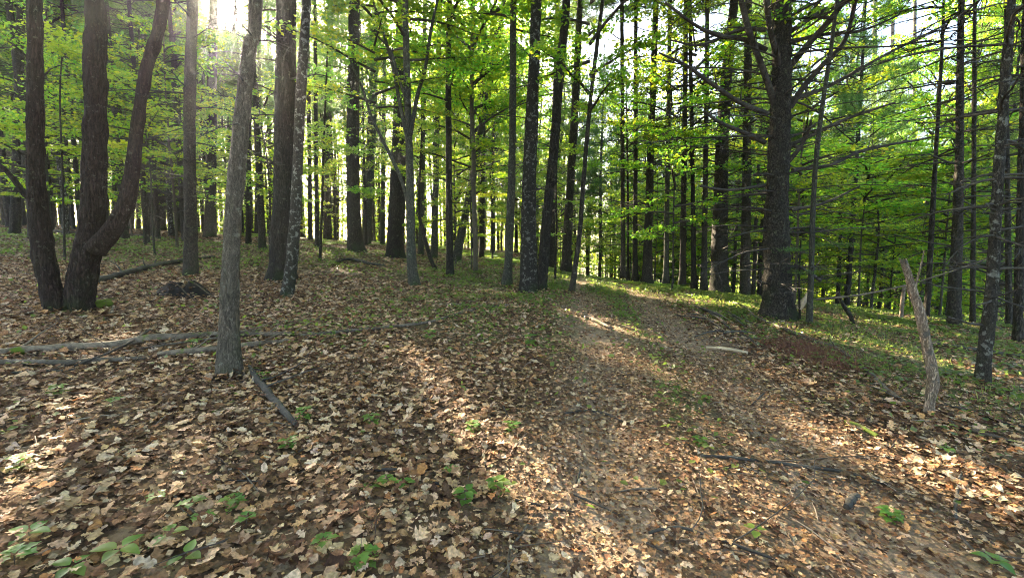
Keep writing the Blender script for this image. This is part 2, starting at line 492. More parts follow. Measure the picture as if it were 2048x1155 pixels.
# ------------------------------------------------------------------ sun flecks: openings in the leaf canopy
FLECKS = [(1050, 960, .25), (1120, 1030, .20), (1010, 905, .18), (880, 790, .16), (920, 845, .10), (1390, 990, .22),
          (90, 950, .30), (200, 890, .2), (60, 1060, .2), (1215, 575, .8), (1290, 592, .8), (1190, 640, .35), (1235, 655, .35),
          (1740, 700, .6), (1850, 715, .7), (1960, 745, .7), (2020, 760, .6), (2010, 920, .25), (230, 690, .22),
          (600, 470, .6), (690, 540, .3), (1450, 765, .18), (1500, 590, .8), (1380, 570, .8), (1000, 520, .6),
          (1850, 640, .6), (1700, 640, .5), (1440, 1040, .16), (1330, 930, .14), (1650, 870, .14), (1500, 770, .15), (1760, 940, .15), (1860, 800, .14), (980, 930, .12), (840, 720, .13),
          (1480, 960, .13), (1560, 1060, .15), (1250, 720, .16), (1420, 860, .15), (1950, 1000, .15), (1880, 930, .15), (1330, 660, .3), (1400, 640, .3), (1260, 690, .22), (650, 1000, .1), (420, 880, .12), (330, 980, .12), (140, 850, .18),
          (1160, 700, .15), (1700, 1000, .14), (1350, 800, .16), (1600, 760, .2), (1130, 560, .5), (1350, 600, .5), (1450, 610, .5), (140, 450, .6), (330, 455, .6), (1800, 640, .4), (1560, 610, .4)]
TUBE_P = np.array([gnd(a, b) for a, b, c in FLECKS] + [[0, 0, 1.6]])
TUBE_R = np.array([c for a, b, c in FLECKS] + [.5])


def in_tubes(C):
    m = np.zeros(len(C), bool)
    for p, r in zip(TUBE_P, TUBE_R):
        d = C - p
        t = d @ SUN
        q = np.linalg.norm(d - t[:, None] * SUN, axis=1)
        rr = (r + .022 * t) if r == .5 and abs(p[2] - 1.6) < 1e-6 else (r * .9 + 0.002 * t)
        m |= (q < rr) & (t > 0.5)
    return m


# ------------------------------------------------------------------ crown templates (wood mesh data + leaf arrays)
def limb(start, az, el, length, rng, droop=0.0, n=5, wig=.06):
    p = [np.array(start, float)]
    for i in range(n):
        e = el - droop * (i / n)
        d = np.array([math.cos(az) * math.cos(e), math.sin(az) * math.cos(e), math.sin(e)])
        p.append(p[-1] + d * length / n)
        az += rng.normal(0, wig * 2); el += rng.normal(0, wig)
    return np.array(p)


def broadleaf_crown(seed, h, r, nlimb, leaf, per=16, low=0.0, leafmats=(1, 2), yfrac=.18, flat=.33, up=.45):
    rng = np.random.default_rng(seed)
    w = MB(); C = []; 
    for i in range(nlimb):
        t = (i + rng.uniform(0, .9)) / nlimb
        z0 = t * h * .85
        az = i * 2.4 + rng.normal(0, .4)
        L = r * (0.55 + .6 * math.sin(math.pi * min(1, (t * .85 + .12)))) * rng.uniform(.7, 1.15)
        P = limb((0, 0, z0), az, up + .35 * t + rng.normal(0, .12), L, rng, droop=.35)
        add_tube(w, P, np.linspace(.012 + .012 * L, .006, len(P)), 5)
        nt = int(4 + L * 2.4)
        for k in range(nt):
            s = 0.25 + .75 * (k + rng.uniform(0, .8)) / nt
            f = s * (len(P) - 1); j = min(int(f), len(P) - 2)
            b = P[j] + (P[j + 1] - P[j]) * (f - j)
            tl = rng.uniform(.35, .8) * (1.15 - .4 * s) * r / 2.2
            Q = limb(b, az + rng.choice([-1, 1]) * rng.uniform(.4, 1.1), rng.uniform(-.1, .45), tl, rng, droop=.2, n=3)
            add_tube(w, Q, [.006, .005, .004, .003], 3)
            m = int(per * rng.uniform(.6, 1.3))
            g = rng.uniform(.15, 1.1, m)
            base = Q[0][None] + (Q[-1] - Q[0])[None] * g[:, None]
            off = rng.normal(0, 1, (m, 3)) * np.array([.16, .16, .16 * flat])
            C.append(base + off)
    C = np.concatenate(C)
    n = len(C)
    y = rng.random(n) < yfrac
    return dict(wood=w, C=C, R=rots(n, .55, rng), S=rng.uniform(.7, 1.25, n) * leaf, Y=y)


def pine_crown(seed, h, r, tuft=.16, dens=1.0):
    rng = np.random.default_rng(seed)
    w = MB(); C = []
    nwh = int(h / .55)
    for i in range(nwh):
        z0 = h * (i + .3) / nwh
        L0 = r * (1 - .75 * (z0 / h) ** 1.3) * (0.6 if i == 0 else 1)
        for k in range(rng.integers(4, 6)):
            az = k * 1.26 + i * .7 + rng.normal(0, .2)
            L = L0 * rng.uniform(.65, 1.1)
            P = limb((0, 0, z0), az, .12 + rng.normal(0, .1), L, rng, droop=-.25)
            add_tube(w, P, np.linspace(.02, .006, len(P)), 4)
            m = int((10 + L * 22) * dens)
            s = rng.uniform(.3, 1.05, m) ** .8
            f = np.clip(s * (len(P) - 1), 0, len(P) - 1.001); j = f.astype(int)
            b = P[j] + (P[j + 1] - P[j]) * (f - j)[:, None]
            side = rng.normal(0, 1, (m, 3)) * np.array([.22, .22, .06]) * (1.2 - .5 * s)[:, None]
            C.append(b + side)
    C = np.concatenate(C); n = len(C)
    return dict(wood=w, C=C, R=rots(n, .9, rng), S=rng.uniform(.8, 1.3, n) * tuft, Y=np.zeros(n, bool))


# a tuft of needles: thin blades spreading from one point
def tuft_template(rng, k=7):
    V = []; Fq = []
    for i in range(k):
        a = rng.uniform(0, 2 * math.pi); e = rng.uniform(-.2, 1.1)
        d = np.array([math.cos(a) * math.cos(e), math.sin(a) * math.cos(e), math.sin(e)])
        s = np.cross(d, [0, 0, 1.0]); s /= np.linalg.norm(s); s *= .045
        V += [-s * .6, d * .55 - s, d * 1.05, d * .55 + s]
        Fq.append([4 * i, 4 * i + 1, 4 * i + 2, 4 * i + 3])
    return np.array(V), np.array(Fq)


TUFT_V, TUFT_F = tuft_template(np.random.default_rng(3))
BROAD = [broadleaf_crown(20 + i, 8.5, 3.2, 21, .125, per=42) for i in range(4)]          # tall canopy trees
UNDER = [broadleaf_crown(40 + i, 6.0, 2.4, 18, .105, per=34, up=.15, flat=.18, yfrac=.3) for i in range(4)]   # layered understorey
FARB = [broadleaf_crown(60 + i, 12.0, 2.8, 20, .17, per=9, up=.2, yfrac=.3) for i in range(3)]    # distant, leafy nearly to the ground
PINES = [pine_crown(80 + i, 8.0, 2.6, tuft=.2, dens=1.5) for i in range(3)]
TEMPL = dict(B=(BROAD, KITE_V, KITE_F, (M_TWIG, M_LEAF, M_LEAFY)), U=(UNDER, KITE_V, KITE_F, (M_TWIG, M_LEAF, M_LEAFY)),
             F=(FARB, QUAD_V, QUAD_F, (M_TWIG, M_LEAF, M_LEAFY)), P=(PINES, TUFT_V, TUFT_F, (M_TWIG, M_NEEDLE, M_NEEDLE)))
_cache = {}


def crown(kind, var, parent, local, rz, sc, sz=None):
    """the crown part of a tree; leaves that would stand in a canopy opening are not there"""
    sz = sc if sz is None else sz
    lst, TV, TF, mats = TEMPL[kind]
    var %= len(lst); T = lst[var]
    c, s = math.cos(rz), math.sin(rz)
    Rz = np.array([[c, -s, 0], [s, c, 0], [0, 0, 1]])
    W = (T['C'] * np.array([sc, sc, sz])) @ Rz.T + np.array(local) + np.array(parent.location)
    cut = in_tubes(W)
    few = cut.sum() < 5
    if few and (kind, var) in _cache:
        me = _cache[(kind, var)]
    else:
        keep = ~cut if not few else np.ones(len(W), bool)
        mb = MB()
        for q, m, smo in T['wood'].q: pass
        mb.v = list(T['wood'].v); mb.q = list(T['wood'].q); mb.t = list(T['wood'].t); mb.n = T['wood'].n; mb.attr = list(T['wood'].attr)
        for flag, mi in ((False, 1), (True, 2)):
            k = keep & (T['Y'] == flag)
            scatter(mb, TV, TF, T['C'][k], T['R'][k], T['S'][k], mi)
        me = mb.mesh('crown', mats)
        if few:
            _cache[(kind, var)] = me
    o = link('crown', me, parent, local)
    o.rotation_euler = (0, 0, rz); o.scale = (sc, sc, sz)
    return o


# ------------------------------------------------------------------ dead branches of the pines
def dead_branch(rng, start, az, L, r0, el=0.05, droop=.25, twigs=True, segs=5, curve=.09):
    mb = MB()
    P = limb(start, az, el, L, rng, droop=droop, n=7, wig=curve)
    add_tube(mb, P, np.linspace(r0, r0 * .3, len(P)), segs)
    if twigs:
        for k in range(int(3 + L * 4)):
            s = rng.uniform(.25, .98); f = s * (len(P) - 1); j = min(int(f), len(P) - 2)
            b = P[j] + (P[j + 1] - P[j]) * (f - j)
            Q = limb(b, az + rng.choice([-1, 1]) * rng.uniform(.4, 1.0), rng.normal(-.05, .3), rng.uniform(.15, .55) * (L / 1.8) ** .5, rng, n=3, wig=.15)
            add_tube(mb, Q, [r0 * .36, r0 * .3, r0 * .24, r0 * .16], 3)
    return mb


def branch_cloud(seed, z0, z1, n, L, r0):
    rng = np.random.default_rng(seed)
    mb = MB()
    for i in range(n):
        t = i / n
        z = z0 + (z1 - z0) * t + rng.normal(0, .05)
        z = round(z / .42) * .42 + rng.normal(0, .03)
        b = dead_branch(rng, (0, 0, z), rng.uniform(0, 6.283), L * rng.uniform(.35, 1.1) * (.55 + .6 * t), r0 * rng.uniform(.6, 1.1), el=rng.normal(.08, .12), droop=.3, segs=4)
        off = mb.n
        for v, a in zip(b.v, b.attr): mb.v.append(v); mb.attr.append(a)
        for q, m, s in b.q: mb.q.append((q + off, m, s))
        for q, m, s in b.t: mb.t.append((q + off, m, s))
        mb.n += b.n
    return mb


CLOUDS = [branch_cloud(100 + i, 1.2, 10, 78, 2.1, .019).mesh('dead_branches', [M_DEAD]) for i in range(4)]


def trunk_template(seed, H, r, segs=10, lean=.25, rough=.008):
    rng = np.random.default_rng(seed)
    z = np.concatenate([np.linspace(-.25, 1.2, 14), np.linspace(1.3, 10, 80), np.linspace(10.5, H, 12)])
    x = lean * .3 * np.sin(z * .35 + rng.uniform(0, 6)) * (z / H) + .03 * noise3(z * .7, seed, 0)
    y = lean * .3 * np.cos(z * .31 + rng.uniform(0, 6)) * (z / H) + .03 * noise3(z * .7, seed, 5)
    P = np.stack([x - x[0] * 1, y - y[0], z], 1)
    rad = r * (1 - .8 * np.clip(z / H, 0, 1) ** 1.15)
    mb = MB(); add_tube(mb, P, rad, segs, rough=rough * 1.6, seed=seed, flare=.45, lobes=.14, flareh=.35, knob=.2)
    return mb, P


TR = {}
for nm, mat, k in (('pine', M_PINE, 4), ('dark', M_DARK, 3), ('maple', M_MAPLE, 3)):
    TR[nm] = []
    for i in range(k):
        mb, P = trunk_template(200 + i * 3 + len(nm), 19.0, .15, lean=.25 if nm == 'pine' else 1.4)
        TR[nm].append((mb.mesh('trunk', [mat if nm != 'maple' else (M_MAPLE, M_LICH, M_GREY)[i % 3]]), P))


def on_axis(P, z):
    return np.array([np.interp(z, P[:, 2], P[:, 0]), np.interp(z, P[:, 2], P[:, 1]), z])


# ------------------------------------------------------------------ ground sheet
def axis(lo, hi, n, k):
    a, b = math.asinh(lo / k), math.asinh(hi / k)
    return np.sinh(np.linspace(a, b, n)) * k


gx = axis(-170, 170, 520, 6.0); gy = axis(-60, 230, 560, 7.0)
GX, GY = np.meshgrid(gx, gy)
gv = np.stack([GX.ravel(), GY.ravel(), ground_z(GX, GY).ravel()], 1)
ni, nj = len(gy), len(gx)
ii = np.arange(ni - 1)[:, None] * nj; jj = np.arange(nj - 1)[None]
gf = np.stack([ii + jj, ii + jj + 1, ii + nj + jj + 1, ii + nj + jj], -1).reshape(-1, 4)


def green_mask(x, y):
    """where moss, grass and low herbs grow"""
    d = x - path_c(y)
    rgt = sstep(1.3, 3.2, d) * sstep(3.5, 6.5, y + .35 * d)
    mid = np.exp(-((x + .7) / 2.3) ** 2) * sstep(4.3, 6.5, y) * (1 - .55 * sstep(12, 16, y))
    crest = .85 * sstep(9, 13, y) * (1 - sstep(2.0, 3.6, np.abs(d)))
    left = .2 * sstep(9, 14, y) * sstep(3, 8, -x)
    hump = .85 * np.exp(-(d / .25) ** 2) * sstep(2.5, 4, y)
    g = np.maximum.reduce([rgt * .95, mid * .62, crest * .9, left, hump])
    rut, allw = path_mask(x, y)
    return np.clip(g * (.8 + .55 * noise2(x * 1.1, y * 1.1, 9)), 0, 1) * (1 - .9 * rut)


rut, allw = path_mask(gv[:, 0], gv[:, 1])
gcol = np.stack([np.clip(rut * 1.0 + allw * .35, 0, 1), green_mask(gv[:, 0], gv[:, 1]), allw], 1)
mb = MB(); mb.add(gv, gf, 0, gcol)
go = link('ground', mb.mesh('ground', [M_GROUND])); tag(go, 'leaf strewn forest floor with two wheel tracks', None, kind='structure')


# ------------------------------------------------------------------ leaf litter
def oak_template(rng, lobes=4, detail=True):
    """outline of a dry oak, maple or beech leaf as a strip either side of the midrib, curled"""
    n = 13 if detail else 5
    t = np.linspace(0, 1, n)
    kind = rng.choice(['oak', 'oak', 'maple', 'beech', 'beech'])
    wid = (.29 if kind != 'maple' else .42) * np.sin(np.pi * t ** (.85 if kind != 'maple' else .7)) ** .7
    if detail and kind == 'oak':
        wid = wid * (.78 + .36 * np.cos((t * 3.6 + rng.uniform(-.1, .1)) * 2 * math.pi))
    elif detail and kind == 'maple':
        wid = wid * (.82 + .3 * np.cos((t * 2.3 - .55) * 2 * math.pi))
    elif not detail:
        wid = wid * rng.uniform(.7, 1.3, n)
    wid = wid + .012
    wid[0] = .012; wid[-1] = .02
    curl = rng.uniform(-.5, .7); bend = rng.uniform(-.25, .25); cup = rng.uniform(-.8, 1.0); crook = rng.normal(0, .12)
    V = []
    for i in range(n):
        for sd in (-1, 0, 1):
            w = wid[i] * (rng.uniform(.8, 1.2) if sd else 0)
            V.append([sd * w + crook * (t[i] - .5) ** 2 * 2, t[i] - .5 + .25 * w * abs(sd), cup * w * w * 1.6 + curl * (t[i] - .5) ** 2 + bend * sd * w * t[i] + rng.normal(0, .03)])
    Q = []
    for i in range(n - 1):
        a = 3 * i
        Q += [[a, a + 1, a + 4, a + 3], [a + 1, a + 2, a + 5, a + 4]]
    return np.array(V), np.array(Q)


PAL = np.array([(.50, .37, .24), (.42, .30, .19), (.56, .44, .31), (.30, .19, .11), (.18, .105, .06), (.09, .052, .03), (.44, .28, .15),
                (.50, .43, .34), (.38, .30, .21), (.22, .13, .07), (.48, .33, .18), (.12, .075, .045), (.60, .50, .38), (.40, .21, .09)])
PAL = PAL * np.array([1.07, .92, .79])
PAL[[0, 2, 7, 12]] *= 1.1
PALW = np.array([15, 9, 12, 7, 14, 20, 5, 6, 4, 11, 6, 20, 6, 3.]); PALW /= PALW.sum()


def pick_cols(n, rng):
    c = PAL[rng.choice(len(PAL), n, p=PALW)]
    return np.clip(c * rng.uniform(.75, 1.2, (n, 1)) * rng.uniform(.94, 1.06, (n, 3)), 0, 1)


def wedge(n, y0, y1, rng, k=1.35, pad=1.2):
    u = rng.random(n)
    y = np.sqrt(y0 * y0 + u * (y1 * y1 - y0 * y0))
    x = rng.uniform(-1, 1, n) * (k * y + pad)
    return x, y


def slope_R(x, y, Rm):
    e = .15
    sx = (ground_z(x + e, y) - ground_z(x - e, y)) / (2 * e); sy = (ground_z(x, y + e) - ground_z(x, y - e)) / (2 * e)
    n = np.stack([-sx, -sy, np.ones_like(sx)], 1); n /= np.linalg.norm(n, axis=1)[:, None]
    a = np.stack([np.ones_like(sx), 0 * sx, sx], 1); a /= np.linalg.norm(a, axis=1)[:, None]
    b = np.cross(n, a)
    return np.stack([a, b, n], 2) @ Rm


lit = MB()
rng = np.random.default_rng(5)
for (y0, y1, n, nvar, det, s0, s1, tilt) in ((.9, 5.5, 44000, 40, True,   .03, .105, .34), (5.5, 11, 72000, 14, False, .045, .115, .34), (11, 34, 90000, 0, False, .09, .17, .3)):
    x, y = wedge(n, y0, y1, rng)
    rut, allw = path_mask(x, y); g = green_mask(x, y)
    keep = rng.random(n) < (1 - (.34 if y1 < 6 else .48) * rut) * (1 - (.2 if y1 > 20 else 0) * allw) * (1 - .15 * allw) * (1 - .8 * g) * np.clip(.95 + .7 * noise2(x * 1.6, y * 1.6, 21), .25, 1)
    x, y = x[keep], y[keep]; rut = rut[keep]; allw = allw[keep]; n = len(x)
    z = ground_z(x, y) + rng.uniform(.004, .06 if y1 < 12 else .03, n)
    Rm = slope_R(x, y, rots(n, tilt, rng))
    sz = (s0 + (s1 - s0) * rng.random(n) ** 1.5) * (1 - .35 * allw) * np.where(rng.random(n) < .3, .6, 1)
    cols = pick_cols(n, rng) * (1.0 if y1 < 6 else (.9 if y1 < 12 else .75))  # farther leaves coloured darker, painting in the dullness of the grazing view
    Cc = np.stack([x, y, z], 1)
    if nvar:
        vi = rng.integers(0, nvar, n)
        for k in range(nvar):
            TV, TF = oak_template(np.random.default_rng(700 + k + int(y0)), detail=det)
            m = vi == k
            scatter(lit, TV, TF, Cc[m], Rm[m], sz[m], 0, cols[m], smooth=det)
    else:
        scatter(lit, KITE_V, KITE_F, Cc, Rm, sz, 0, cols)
# small broken leaf pieces and crumbs everywhere, thick on the path
for (y0, y1, n, s0, s1) in ((.9, 6, 90000, .012, .04), (6, 14, 60000, .025, .05)):
    x, y = wedge(n, y0, y1, rng)
    rut, allw = path_mask(x, y); g = green_mask(x, y)
    keep = rng.random(n) < .5 + .5 * allw - .3 * g
    x, y = x[keep], y[keep]; n = len(x)
    z = ground_z(x, y) + rng.uniform(.002, .035, n)
    scatter(lit, QUAD_V * np.array([rng.uniform(.6, 1.2), 1, 1]), QUAD_F, np.stack([x, y, z], 1), slope_R(x, y, rots(n, .35, rng)), rng.uniform(s0, s1, n), 0, pick_cols(n, rng) * .8)
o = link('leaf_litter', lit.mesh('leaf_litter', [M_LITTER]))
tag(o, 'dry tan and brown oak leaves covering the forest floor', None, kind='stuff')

# fine broken twigs and bark crumbs among the leaves
tl = MB(); n = 5200
x, y = wedge(n, .9, 13, rng)
rut, allw = path_mask(x, y)
k = rng.random(n) < 1 - .4 * rut
x, y = x[k], y[k]; n = len(x)
TW_V = np.array([[-.5, -.010, 0], [-.5, .010, 0], [-.5, 0, .018], [.05, -.009, .03], [.05, .009, .03], [.05, 0, .048], [.5, -.004, 0], [.5, .004, 0], [.5, 0, .008]]) * np.array([1, 1.6, 1.2])
TW_F = np.array([[0, 1, 4, 3], [1, 2, 5, 4], [2, 0, 3, 5], [3, 4, 7, 6], [4, 5, 8, 7], [5, 3, 6, 8]])
tc = np.array([(.10, .07, .05), (.20, .15, .11), (.32, .26, .20), (.05, .038, .03)])[rng.integers(0, 4, n)] * rng.uniform(.8, 1.2, (n, 1))
scatter(tl, TW_V, TW_F, np.stack([x, y, ground_z(x, y) + rng.uniform(.02, .06, n)], 1), slope_R(x, y, rots(n, .12, rng)), .04 + .22 * rng.random(n) ** 2.2, 0, tc)
o = link('twig_litter', tl.mesh('twig_litter', [M_LITTER])); tag(o, 'fine broken twigs scattered through the fallen leaves', None, kind='stuff')

# ------------------------------------------------------------------ ground cover, grass, ferns
cov = MB(); rng = np.random.default_rng(8)
x, y = wedge(330000, 2.2, 22, rng, k=1.3)
g = green_mask(x, y) * 1.15 + .05
clump = sstep(-.1, .4, noise2(x * 2.2, y * 2.2, 31) + .5 * noise2(x * .7, y * .7, 33))
keep = rng.random(len(x)) < g * (.15 + .85 * clump)
x, y = x[keep], y[keep]; n = len(x)
z = ground_z(x, y) + rng.uniform(.03, .11, n)
scatter(cov, KITE_V, KITE_F, np.stack([x, y, z], 1), rots(n, .5, rng), rng.uniform(.028, .06, n) * (1 + .045 * y), 0)
o = link('ground_cover', cov.mesh('ground_cover', [M_COVER])); tag(o, 'low green herbs carpeting the shaded forest floor', None, kind='stuff')

gr = MB(); BL_V = np.array([[-.03, 0, 0], [.03, 0, 0], [.022, .12, .55], [0, .38, 1.0]]); BL_F = np.array([[0, 1, 2, 3]])
x, y = wedge(260000, 3, 26, rng, k=1.3)
d = x - path_c(y)
g = green_mask(x, y) * np.maximum(sstep(.9, 2.5, d), .9 * sstep(10, 13, y) * sstep(-6, -2, d)) * sstep(-.2, .35, noise2(x * 1.2, y * 1.2, 41))
keep = rng.random(len(x)) < g
x, y = x[keep], y[keep]; n = len(x)
scatter(gr, BL_V, BL_F, np.stack([x, y, ground_z(x, y) - .005], 1), rots(n, .45, rng), rng.uniform(.05, .14, n), 0)
o = link('grass', gr.mesh('grass', [M_GRASS])); tag(o, 'short pale grass and moss beside the woodland track', None, kind='stuff')


def frond(rng, L):
    """one arching fern frond of narrow leaflets"""
    V = []; Q = []
    n = 12
    for i in range(n):
        t = (i + .5) / n
        px_, pz_ = L * t, L * (.55 * t - .45 * t * t) * 1.1
        w = L * .22 * math.sin(math.pi * min(1, t * .85 + .15)) + .01
        for sd in (-1, 1):
            k = len(V)
            V += [[px_, 0, pz_], [px_ + .02, sd * w * .5, pz_ + .012], [px_ + .035, sd * w, pz_ - .02], [px_ - .012, sd * w * .5, pz_ + .006]]
            Q.append([k, k + 1, k + 2, k + 3])
    return np.array(V), np.array(Q)


fe = MB(); rng = np.random.default_rng(12)
FV, FQ = frond(rng, .55)
spots = []
for a, b, w, k in ((660, 485, 60, 14), (880, 497, 60, 26), (960, 510, 60, 34), (1020, 522, 50, 22), (760, 486, 40, 14), (440, 462, 55, 26), (520, 464, 40, 18), (1275, 556, 30, 10), (1330, 552, 40, 12)):
    for i in range(k):
        p = gnd(a + rng.normal(0, w * .5), b + rng.normal(0, 4.0))
        spots.append(p)
for p in spots:
    m = 7
    psi = rng.uniform(0, 6.28) + np.arange(m) * 6.28 / m
    c, s = np.cos(psi), np.sin(psi); z0 = np.zeros(m)
    Rz = np.stack([c, -s, z0, s, c, z0, z0, z0, z0 + 1], 1).reshape(m, 3, 3)
    scatter(fe, FV, FQ, np.repeat([p], m, 0), Rz, rng.uniform(.7, 1.3, m), 0)
o = link('ferns', fe.mesh('ferns', [M_FERN])); tag(o, 'bank of bright green ferns between the far trunks', None, kind='stuff')

# ------------------------------------------------------------------ hand-placed trees
HAND = []       # (x, y) of every placed stem


def pix_path(pts, Y, below=.25):
    """pixel control points (px, py, width px), bottom first, as metres at depth Y"""
    P = []; W = []
    for px, py, w in pts:
        p, t = at_depth(px, py, Y); P.append(p); W.append(w * t / F / 2 / math.hypot(1, (px - 1024) / F))    # a wide lens draws stems broader towards the sides
    return P, W


def extend(P, W, H):
    """carry the stem on above the frame, thinning out, up to height H above its base"""
    P = list(P); W = list(W)
    d = P[-1] - P[-2]; d = d / np.linalg.norm(d); d = d * .6 + np.array([0, 0, .4]); d /= np.linalg.norm(d)
    top = P[0][2] + H
    n = 4; w0 = W[-1]
    h0 = P[-1][2]
    if top - h0 < 1: top = h0 + 1
    st = (top - h0) / n
    for i in range(n):
        d = d * .8 + np.array([0, 0, .2]); d /= np.linalg.norm(d)
        P.append(P[-1] + d * st / d[2]); W.append(max(w0 * (1 - (i + 1) / n * .85), .012))
    return P, W


def stem(parent, name, pts, Y, mat, H=None, segs=20, step=.09, rough=.012, flare=.45, seed=1.0, base=None, lobes=.08, cache=None, splinter=0):
    P, W = pix_path(pts, Y)
    if base is not None:
        P[0] = base
    if flare > 0:
        P.insert(0, P[0] - np.array([0, 0, .22])); W.insert(0, W[0])
    if H:
        P, W = extend(P, W, H)
    PP, WW = smooth_path(P, W, step)
    loc = np.array(parent.location)
    mb = MB(); add_tube(mb, PP - loc, WW, segs, rough=rough * 1.25, seed=seed, flare=flare, lobes=lobes, flareh=.28, splinter=splinter, knob=.10 if mat is M_PINE else 0)
    link(name, mb.mesh(name, [mat]), parent)
    return PP, WW


def hand_tree(name, label, cat, pts, mat, H=17, crownk=None, crown_at=None, csc=1.0, group=None, seed=1, segs=18, rough=.012, flare=.45, cloud=None, step=.1):
    g = gnd(pts[0][0], pts[0][1])
    t = thing(name, g, label, cat, group)
    PP, WW = stem(t, 'trunk', pts, g[1], mat, H, segs=segs, rough=rough, flare=flare, seed=seed, step=step)
    HAND.append((g[0], g[1]))
    if crownk:
        zc = g[2] + crown_at
        q = np.array([np.interp(zc, PP[:, 2], PP[:, 0]), np.interp(zc, PP[:, 2], PP[:, 1]), zc]) - g
        crown(crownk, seed, t, q, seed * 1.7, csc, min(1.25, (H - crown_at) / (6.0 if crownk == 'U' else 8.2)))
    if cloud:
        n, z0, z1, L, r0 = cloud
        n = int(n * 1.7); L *= 1.25; r0 *= 1.7
        rr = np.random.default_rng(seed + 900)
        for i in range(n):
            z = z0 + (z1 - z0) * (i + rr.uniform(0, .6)) / n
            z = round(z / .38) * .38 + rr.normal(0, .03)
            b = np.array([np.interp(g[2] + z, PP[:, 2], PP[:, k]) for k in (0, 1)] + [g[2] + z]) - g
            az = rr.uniform(0, 6.283)
            l = L * rr.uniform(.3, 1.1) * (.5 + .6 * z / z1)
            bm = dead_branch(rr, b, az, l, r0 * rr.uniform(.6, 1.1), el=rr.normal(.1, .12), droop=.32)
            link('branch', bm.mesh('branch', [M_DEAD]), t)
    return t, g, PP, WW


# forked tree at the left: two stems from one foot, a third leaving the right-hand one
g = gnd(150, 622)
t = thing('forked_tree', g, 'dark rough oak with two stems from one foot and a third limb curving off', 'tree')
Y = g[1]
HAND.append((g[0], g[1]))
PP, _ = stem(t, 'trunk', [(156, 620, 66), (163, 565, 66), (176, 500, 62), (186, 430, 56), (190, 330, 50), (192, 200, 48), (191, 100, 45), (190, 0, 44)], Y, M_OAK, H=17, segs=36, step=.05, rough=.022, flare=.16, seed=3)
crown('B', 0, t, PP[np.argmin(abs(PP[:, 2] - g[2] - 8))] - g, .4, 1.0, 1.0)
stem(t, 'trunk', [(112, 618, 48), (98, 560, 47), (86, 500, 48), (78, 440, 46), (73, 380, 42), (71, 280, 38), (70, 150, 35), (68, 0, 33)], Y - .1, M_OAK, H=15, segs=30, step=.06, rough=.018, flare=.15, seed=5)
stem(t, 'limb', [(190, 500, 50), (222, 464, 42), (246, 425, 37), (258, 385, 33), (266, 330, 30), (277, 240, 27), (293, 140, 25), (327, 0, 26)], Y - .05, M_OAK, H=13, segs=28, step=.06, rough=.015, flare=0, seed=6)
stem(t, 'limb', [(74, 405, 17), (52, 392, 15), (30, 362, 13), (5, 334, 12), (-40, 300, 10), (-90, 240, 8)], Y - .12, M_OAK, segs=12, step=.08, rough=.006, flare=0, seed=7)

hand_tree('broadleaf_tree', 'grey flaky barked tree nearest the camera with log ends behind its foot', 'tree',
          [(460, 752, 44), (459, 690, 40), (460, 600, 37), (464, 480, 35), (471, 380, 33.5), (478, 300, 32), (489, 180, 30), (500, 90, 28), (512, 0, 27)], M_GREY, 15, 'B', 8.5, .85, seed=2, segs=48, step=.03, rough=.010, flare=.75, cloud=(5, 2.1, 5, .8, .007))
TT = hand_tree('pine_tree', 'slim dark pine rising behind the root mound', 'tree',
          [(382, 553, 30), (382, 480, 27), (380, 380, 26), (379, 250, 25), (381, 120, 24), (385, 0, 22)], M_PINE, 17, 'P', 9.5, .9, seed=4, cloud=(16, 1.6, 8, 1.5, .012))
hand_tree('pine_tree', 'dark straight pine standing between the slim pine and the grey foreground trunk', 'tree',
          [(420, 474, 26), (421, 400, 22), (423, 250, 21), (425, 100, 19), (427, 0, 18)], M_PINE, 18, 'P', 11, 1.0, seed=5, cloud=(16, 2, 10, 1.8, .014))
hand_tree('pine_tree', 'thick black barked pine close behind a lichen spotted stem', 'tree',
          [(562, 560, 54), (565, 500, 48), (568, 380, 46), (571, 250, 44), (572, 120, 42), (573, 0, 40)], M_DARK, 19, 'P', 11, 1.1, seed=6, segs=30, step=.06, rough=.02, cloud=(18, 2.2, 9, 1.6, .014))
hand_tree('maple_tree', 'slender leaning stem spotted with white lichen in front of a thick black pine', 'tree',
          [(573, 594, 27), (582, 540, 24), (590, 440, 23), (595, 340, 22), (600, 220, 21), (607, 100, 20), (613, 0, 19)], M_LICH, 14, 'B', 7.5, .8, seed=7, segs=24, step=.05, rough=.008)
hand_tree('pine_tree', 'flared pine left of the bank of ferns with a twin stem behind', 'tree',
          [(712, 503, 36), (709, 460, 30), (706, 350, 27), (706, 200, 25), (708, 80, 23), (709, 0, 22)], M_DARK, 18, 'P', 11, 1.0, seed=8, flare=.5, cloud=(22, 2, 10, 2.0, .016))
hand_tree('broadleaf_tree', 'grey stem rising just behind the flared pine', 'tree',
          [(732, 488, 20), (735, 430, 18), (742, 300, 17), (748, 150, 16), (752, 0, 15)], M_MAPLE, 17, 'B', 8.5, 1.0, seed=9)
hand_tree('pine_tree', 'stout dark pine trunk behind the slim branching maple', 'tree',
          [(791, 514, 38), (792, 450, 34), (797, 320, 30), (802, 180, 27), (806, 0, 24)], M_DARK, 18, 'P', 11, 1.0, seed=10, flare=.4, cloud=(16, 2.5, 10, 1.8, .014))
